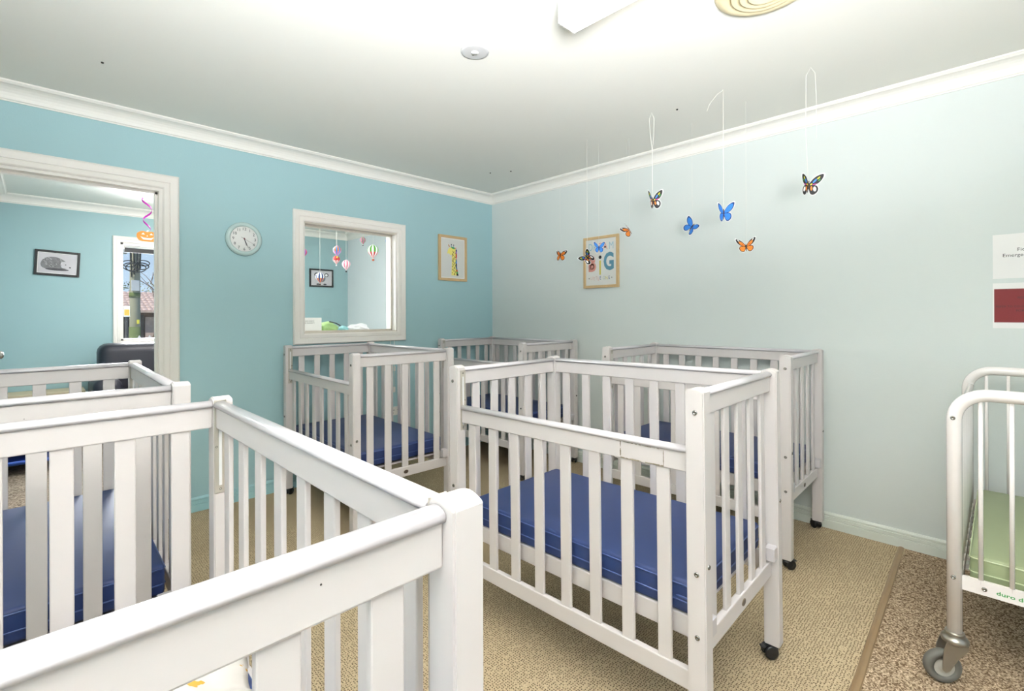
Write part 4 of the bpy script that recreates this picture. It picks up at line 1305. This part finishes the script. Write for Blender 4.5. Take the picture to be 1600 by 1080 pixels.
# items on the cabinet behind the internal window
cb = thing('cabinet', 'white cabinet standing behind the teal wall under the internal window', 'cabinet', (0, 0, 0))
box('carcass', (1.36, 3.665, 0.02), (2.25, 4.10, 1.055), M['doorpaint'], cb, 0.003)
box('cabinet_top', (1.34, 3.66, 1.055), (2.27, 4.12, 1.075), M['doorpaint'], cb, 0.003)
box('plinth', (1.38, 3.69, 0.0), (2.23, 4.08, 0.022), M['doorpaint'], cb, 0.0)
for x in (1.365, 1.81):
    d = box('cabinet_door', (x, 4.10, 0.05), (x + 0.435, 4.115, 1.04), M['doorpaint'], cb, 0.003)
    lathe('knob', [(0, 0.02), (0.010, 0.018), (0.012, 0.012), (0.005, 0.006), (0.005, 0), (0, 0)], M['steel'], d, 12, (0.19 if x < 1.5 else -0.19, 0.0075, 0.1), (-PI / 2, 0, 0))
pb = thing('paper_box', 'white paper-wrapped box with small printed lines behind the internal window', 'box', (1.535, 3.84, 1.0755), (0, 0, 0.05))
box('carton', (-0.11, -0.07, 0), (0.105, 0.07, 0.128), M['paper'], pb, 0.002)
for z, s in ((0.098, 'CLEAN SHEETS'), (0.083, 'AND BLANKETS')):
    text('lettering', s, 0.013, M['p_greytext'], pb, (0.0, -0.0705, z), (PI / 2, 0, 0), ext=0.0002)
ty = thing('toy_figure', 'tiny yellow and red toy standing on the white box', 'toy', (1.488, 3.84, 1.2038))
lathe('toy_base', [(0, 0), (0.008, 0), (0.009, 0.008), (0, 0.009)], M['p_red'], ty, 12)
lathe('toy_head', [(0, 0.008), (0.009, 0.011), (0.011, 0.018), (0.006, 0.026), (0, 0.027)], M['p_yellow'], ty, 12)
def lump(name, loc, s, m_, parent=None, seed=1, amp=0.15):
    random.seed(seed)
    ph = [random.uniform(0, 6) for _ in range(6)]
    bm = bmesh.new()
    bmesh.ops.create_icosphere(bm, subdivisions=4, radius=1)
    for v in bm.verts:
        p = v.co
        k = 1 + amp * (math.sin(5 * p.x + ph[0]) * math.cos(4 * p.y + ph[1]) + 0.6 * math.sin(9 * p.z + 5 * p.x + ph[2]) + 0.4 * math.sin(14 * p.y + ph[3] + 7 * p.z))
        q = p * k
        v.co = Vector((q.x * s[0], q.y * s[1], max(0, (q.z * 0.75 + 0.55)) * s[2]))
    return new_obj(name, bm_done(bm, name, True), m_, parent, loc)
gb = thing('green_bag', 'light green cloth bag with a black strap beside the white box', 'bag', (1.745, 3.90, 1.0755))
lump('bag_body', (0, 0, 0), (0.088, 0.07, 0.072), M['olive'], gb, 4, 0.08)
tube('strap', [(-0.01, -0.06, 0.096), (0.04, -0.075, 0.082), (0.08, -0.07, 0.062)], 0.0045, M['ink'], gb, 8)
tg_ = lump('folded_cloth', (1.876, 3.88, 1.0755), (0.038, 0.05, 0.045), M['ltblue'], None, 8, 0.06)
tag(tg_, 'small pale blue cloth bundle between the green bag and the plastic bag', 'cloth')
pb2 = lump('plastic_bag', (2.02, 3.90, 1.0755), (0.10, 0.07, 0.055), M['plastic_bag'], None, 12, 0.12)
tag(pb2, 'crumpled white plastic bag behind the internal window, right of the green bag', 'bag')

# added ceiling light, out of view, put in to brighten the next room
fl2 = thing('batten_light', 'added unseen fill light on the ceiling of the next room', 'ceiling light', (1.2, 4.9, ZC2))
raw_box('housing', (-0.6, -0.05, -0.045), (0.6, 0.05, 0), M['lampbody'], fl2)
raw_box('diffuser', (-0.6, -0.05, -0.095), (0.6, 0.05, -0.045), M['far_fill_panel'], fl2)
# roller blind pulled up in the far window
rb = thing('roller_blind', 'white roller blind rolled up at the top of the street window', 'blind', (0, 0, 0))
tube('roll', [(FWX0 + 0.03, YF + 0.03, 1.987), (FWX1 - 0.03, YF + 0.03, 1.987)], 0.022, M['paper'], rb, 16)
raw_box('blind_fabric', (FWX0 + 0.035, YF + 0.010, 1.945), (FWX1 - 0.035, YF + 0.012, 1.987), M['ink'], rb)
raw_box('bottom_bar', (FWX0 + 0.033, YF + 0.006, 1.928), (FWX1 - 0.033, YF + 0.016, 1.946), M['ink'], rb)

# ------------------------------------------------------------------ the street outside
GZ = -1.2
M['grass'] = mat('street_verge', srgb(120, 122, 86), 0.9, var=0.2, scale=3)
M['pole'] = mat('weathered_pole', srgb(146, 144, 122), 0.85, var=0.3, scale=4)
M['moss'] = mat('mossy_pole', srgb(96, 110, 62), 0.9, var=0.3, scale=12)
M['wire'] = mat('black_cable', srgb(24, 26, 30), 0.5)
M['galv'] = mat('galvanised_box', srgb(190, 192, 192), 0.5, metal=0.3)
M['roof'] = mat('pinkish_roof_tiles', srgb(188, 164, 152), 0.8, var=0.3, scale=6)
M['brick'] = mat('brown_brick', srgb(92, 56, 42), 0.85, var=0.25, scale=30)
M['shade'] = mat('dark_garage', srgb(50, 38, 34), 0.8)
M['picket'] = mat('white_pickets', srgb(212, 208, 202), 0.6)
M['leaf_a'] = mat('yellow_green_leaves', srgb(128, 128, 52), 0.8, var=0.35, scale=5)
M['leaf_b'] = mat('dark_green_leaves', srgb(70, 84, 40), 0.8, var=0.35, scale=5)
M['twig'] = mat('bare_twigs', srgb(110, 92, 78), 0.8)
g_ = raw_box('ground', (-30, YF + 0.9, GZ - 0.2), (40, 60, GZ), M['grass'], kind='structure')
g_['label'] = 'street verge outside the far window'

pl = thing('utility_pole', 'weathered street utility pole with coiled cables outside the far window', 'utility pole', (1.425, 12.0, GZ))
H0 = -GZ
tube('pole_shaft', [(0, 0, 0), (0.005, 0, H0 + 1.4), (0.01, 0, H0 + 4.2)], [0.10, 0.088, 0.075], M['pole'], pl, 16)
tube('moss_band', [(0, 0, H0 + 1.60), (0.003, 0, H0 + 1.70)], 0.093, M['moss'], pl, 16)
tube('moss_band', [(0, 0, H0 + 0.2), (0.003, 0, H0 + 1.02)], 0.0965, M['moss'], pl, 16)
box('label_plate', (-0.065, -0.13, H0 + 1.73), (0.065, -0.09, H0 + 1.94), M['galv'], pl, 0.004)
box('label_plate', (0.02, -0.13, H0 + 1.08), (0.06, -0.105, H0 + 1.16), M['p_yellow'], pl, 0.002)
box('junction_box', (-0.25, -0.1, H0 + 2.46), (-0.12, 0.06, H0 + 2.72), M['galv'], pl, 0.006)
for k, (cx_, r_, z_) in enumerate(((-0.10, 0.11, 2.26), (-0.06, 0.14, 2.20), (0.09, 0.12, 2.22), (0.12, 0.10, 2.28), (0.0, 0.16, 2.18))):
    tube('cable_coil', [(cx_ + r_ * math.cos(a), -0.12 - 0.02 * k, H0 + z_ + 0.55 * r_ * math.sin(a)) for a in [2 * PI * i / 18 for i in range(18)]], 0.010, M['wire'], pl, 6, True)
for k, x in enumerate((-0.06, -0.02, 0.03, 0.07)):
    tube('cable', [(x, -0.12, H0 + 2.0 + 0.05 * k), (x * 1.2, -0.13, H0 + 2.6), (x * 0.7, -0.11, H0 + 3.8)], 0.013, M['wire'], pl, 6)
for k in range(2):
    tube('overhead_wire', [(0, 0, H0 + 3.9 - 0.2 * k), (2.5, 0.6, H0 + 3.2 - 0.2 * k), (6, 1.5, H0 + 3.6 - 0.2 * k)], 0.008, M['wire'], pl, 5)

sg = thing('street_sign', 'small orange and white sign on a black post beside the utility pole', 'sign', (0.862, 8.0, GZ))
tube('sign_post', [(0, 0, 0), (0, 0, H0 + 1.24)], 0.016, M['ink'], sg, 8)
box('sign_plate', (-0.030, -0.025, H0 + 1.22), (0.035, -0.018, H0 + 1.36), M['p_white'], sg, 0.002)
box('orange_panel', (-0.024, -0.029, H0 + 1.235), (0.030, -0.0255, H0 + 1.315), M['p_gold'], sg, 0.0)

hs = thing('house', 'brown brick house with pale tiled roof across the street', 'house', (0, 25.0, GZ))
box('wall', (1.6, 0.3, 0), (12, 6.5, H0 + 1.42), M['brick'], hs, 0.0)
box('garage_recess', (1.9, 0.2, 0.2), (3.3, 0.32, H0 + 1.30), M['shade'], hs, 0.0)
box('wall_panel', (3.35, 0.22, 0.2), (4.2, 0.32, H0 + 1.22), M['roof'], hs, 0.0)
box('gutter', (1.2, -0.14, H0 + 1.40), (12.4, -0.02, H0 + 1.48), M['roof'], hs, 0.0)
bm = bmesh.new()
rows, cols = 8, 60
for r_ in range(rows):
    y0_, z0_ = r_ * 0.42, H0 + 1.46 + r_ * 0.115
    for c_ in range(cols):
        x0_ = 1.2 + c_ * 0.187
        poly = [(x0_, 0), (x0_ + 0.05, 0.035), (x0_ + 0.12, 0.035), (x0_ + 0.187, 0)]
        va = [bm.verts.new((u, y0_ - 0.03, z0_ + v + 0.03)) for u, v in poly]
        vb = [bm.verts.new((u, y0_ + 0.42, z0_ + v + 0.115)) for u, v in poly]
        vc = [bm.verts.new((u, y0_ - 0.03, z0_)) for u, v in poly]
        for i in range(3):
            bm.faces.new((va[i], va[i + 1], vb[i + 1], vb[i]))
            bm.faces.new((vc[i], vc[i + 1], va[i + 1], va[i]))
rt = new_obj('roof_tiles', bm_done(bm, 'roof_tiles'), M['roof'], hs)
rt['kind'] = 'stuff'
raw_box('roof_deck', (1.2, 3.3, H0 + 1.46), (12.4, 3.5, H0 + 2.38), M['roof'], hs)

fc = thing('picket_fence', 'low white picket fence in front of the house', 'fence', (0, 10.0, GZ))
for z in (1.55, 1.95):
    raw_box('fence_rail', (1.2, 0.0, z), (6, 0.03, z + 0.05), M['picket'], fc)
for i in range(34):
    x = 1.22 + i * 0.14
    prism('picket', [(x, 0), (x + 0.055, 0), (x + 0.055, 2.06), (x + 0.0275, 2.11), (x, 2.06)], -0.02, 0.0, lambda u, v, d: Vector((u, d, v)), M['picket'], fc)

def tree(label, x, y, h, r, m_, seed, n=2600):
    t = thing('tree', label, 'tree', (x, y, GZ), group='trees beyond the house')
    tube('trunk', [(0, 0, 0), (0.05, 0, h * 0.4), (0, 0.05, h * 0.75)], [0.2, 0.14, 0.05], M['twig'], t, 8)
    random.seed(seed)
    bm = bmesh.new()
    cl = [(random.uniform(-0.6, 0.6) * r, random.uniform(-0.5, 0.5) * r, h - r + random.uniform(-0.7, 0.5) * r, random.uniform(0.35, 0.6) * r) for _ in range(12)]
    for i in range(n):
        cx_, cy_, cz_, cr = random.choice(cl)
        d = Vector((random.gauss(0, 1), random.gauss(0, 1), random.gauss(0, 1))).normalized() * cr * random.uniform(0.6, 1)
        p = Vector((cx_, cy_, cz_)) + d
        a = Vector((random.gauss(0, 1), random.gauss(0, 1), random.gauss(0, 1))).normalized()
        b = a.orthogonal().normalized()
        s = random.uniform(0.05, 0.12)
        vs = [bm.verts.new(p + a * s), bm.verts.new(p + b * s * 0.6), bm.verts.new(p - a * s), bm.verts.new(p - b * s * 0.6)]
        bm.faces.new(vs)
    o = new_obj('foliage', bm_done(bm, 'foliage'), m_, t)
    o['kind'] = 'stuff'
tree('yellow-green tree rising left of the utility pole', 3.7, 40, 5.0, 1.8, M['leaf_b'], 1)
tree('rounded yellow-green tree right of the utility pole', 6.6, 46, 5.8, 2.4, M['leaf_a'], 2)
tree('darker tree between the other two beyond the roof', 9.0, 41, 5.2, 2.2, M['leaf_b'], 3)
bt_ = thing('bare_tree', 'leafless pale tree in front of the tiled roof', 'tree', (2.35, 17.0, GZ))
random.seed(21)
def branch(p, d, l, r, depth, out):
    q = p + d * l
    out.append(([p, (p + q) / 2 + Vector((random.uniform(-1, 1), 0, random.uniform(-1, 1))) * l * 0.06, q], r))
    if depth:
        for _ in range(3):
            nd = (d + Vector((random.uniform(-0.9, 0.9), random.uniform(-0.6, 0.6), random.uniform(-0.2, 0.6)))).normalized()
            branch(p + d * l * random.uniform(0.5, 1), nd, l * 0.68, r * 0.6, depth - 1, out)
out = []
branch(Vector((0, 0, 0)), Vector((0, 0, 1)), 1.7, 0.05, 4, out)
bm = bmesh.new()
for pts, r in out:
    tube_bm(bm, pts, max(r, 0.007), 5)
new_obj('branches', bm_done(bm, 'branches'), M['twig'], bt_)
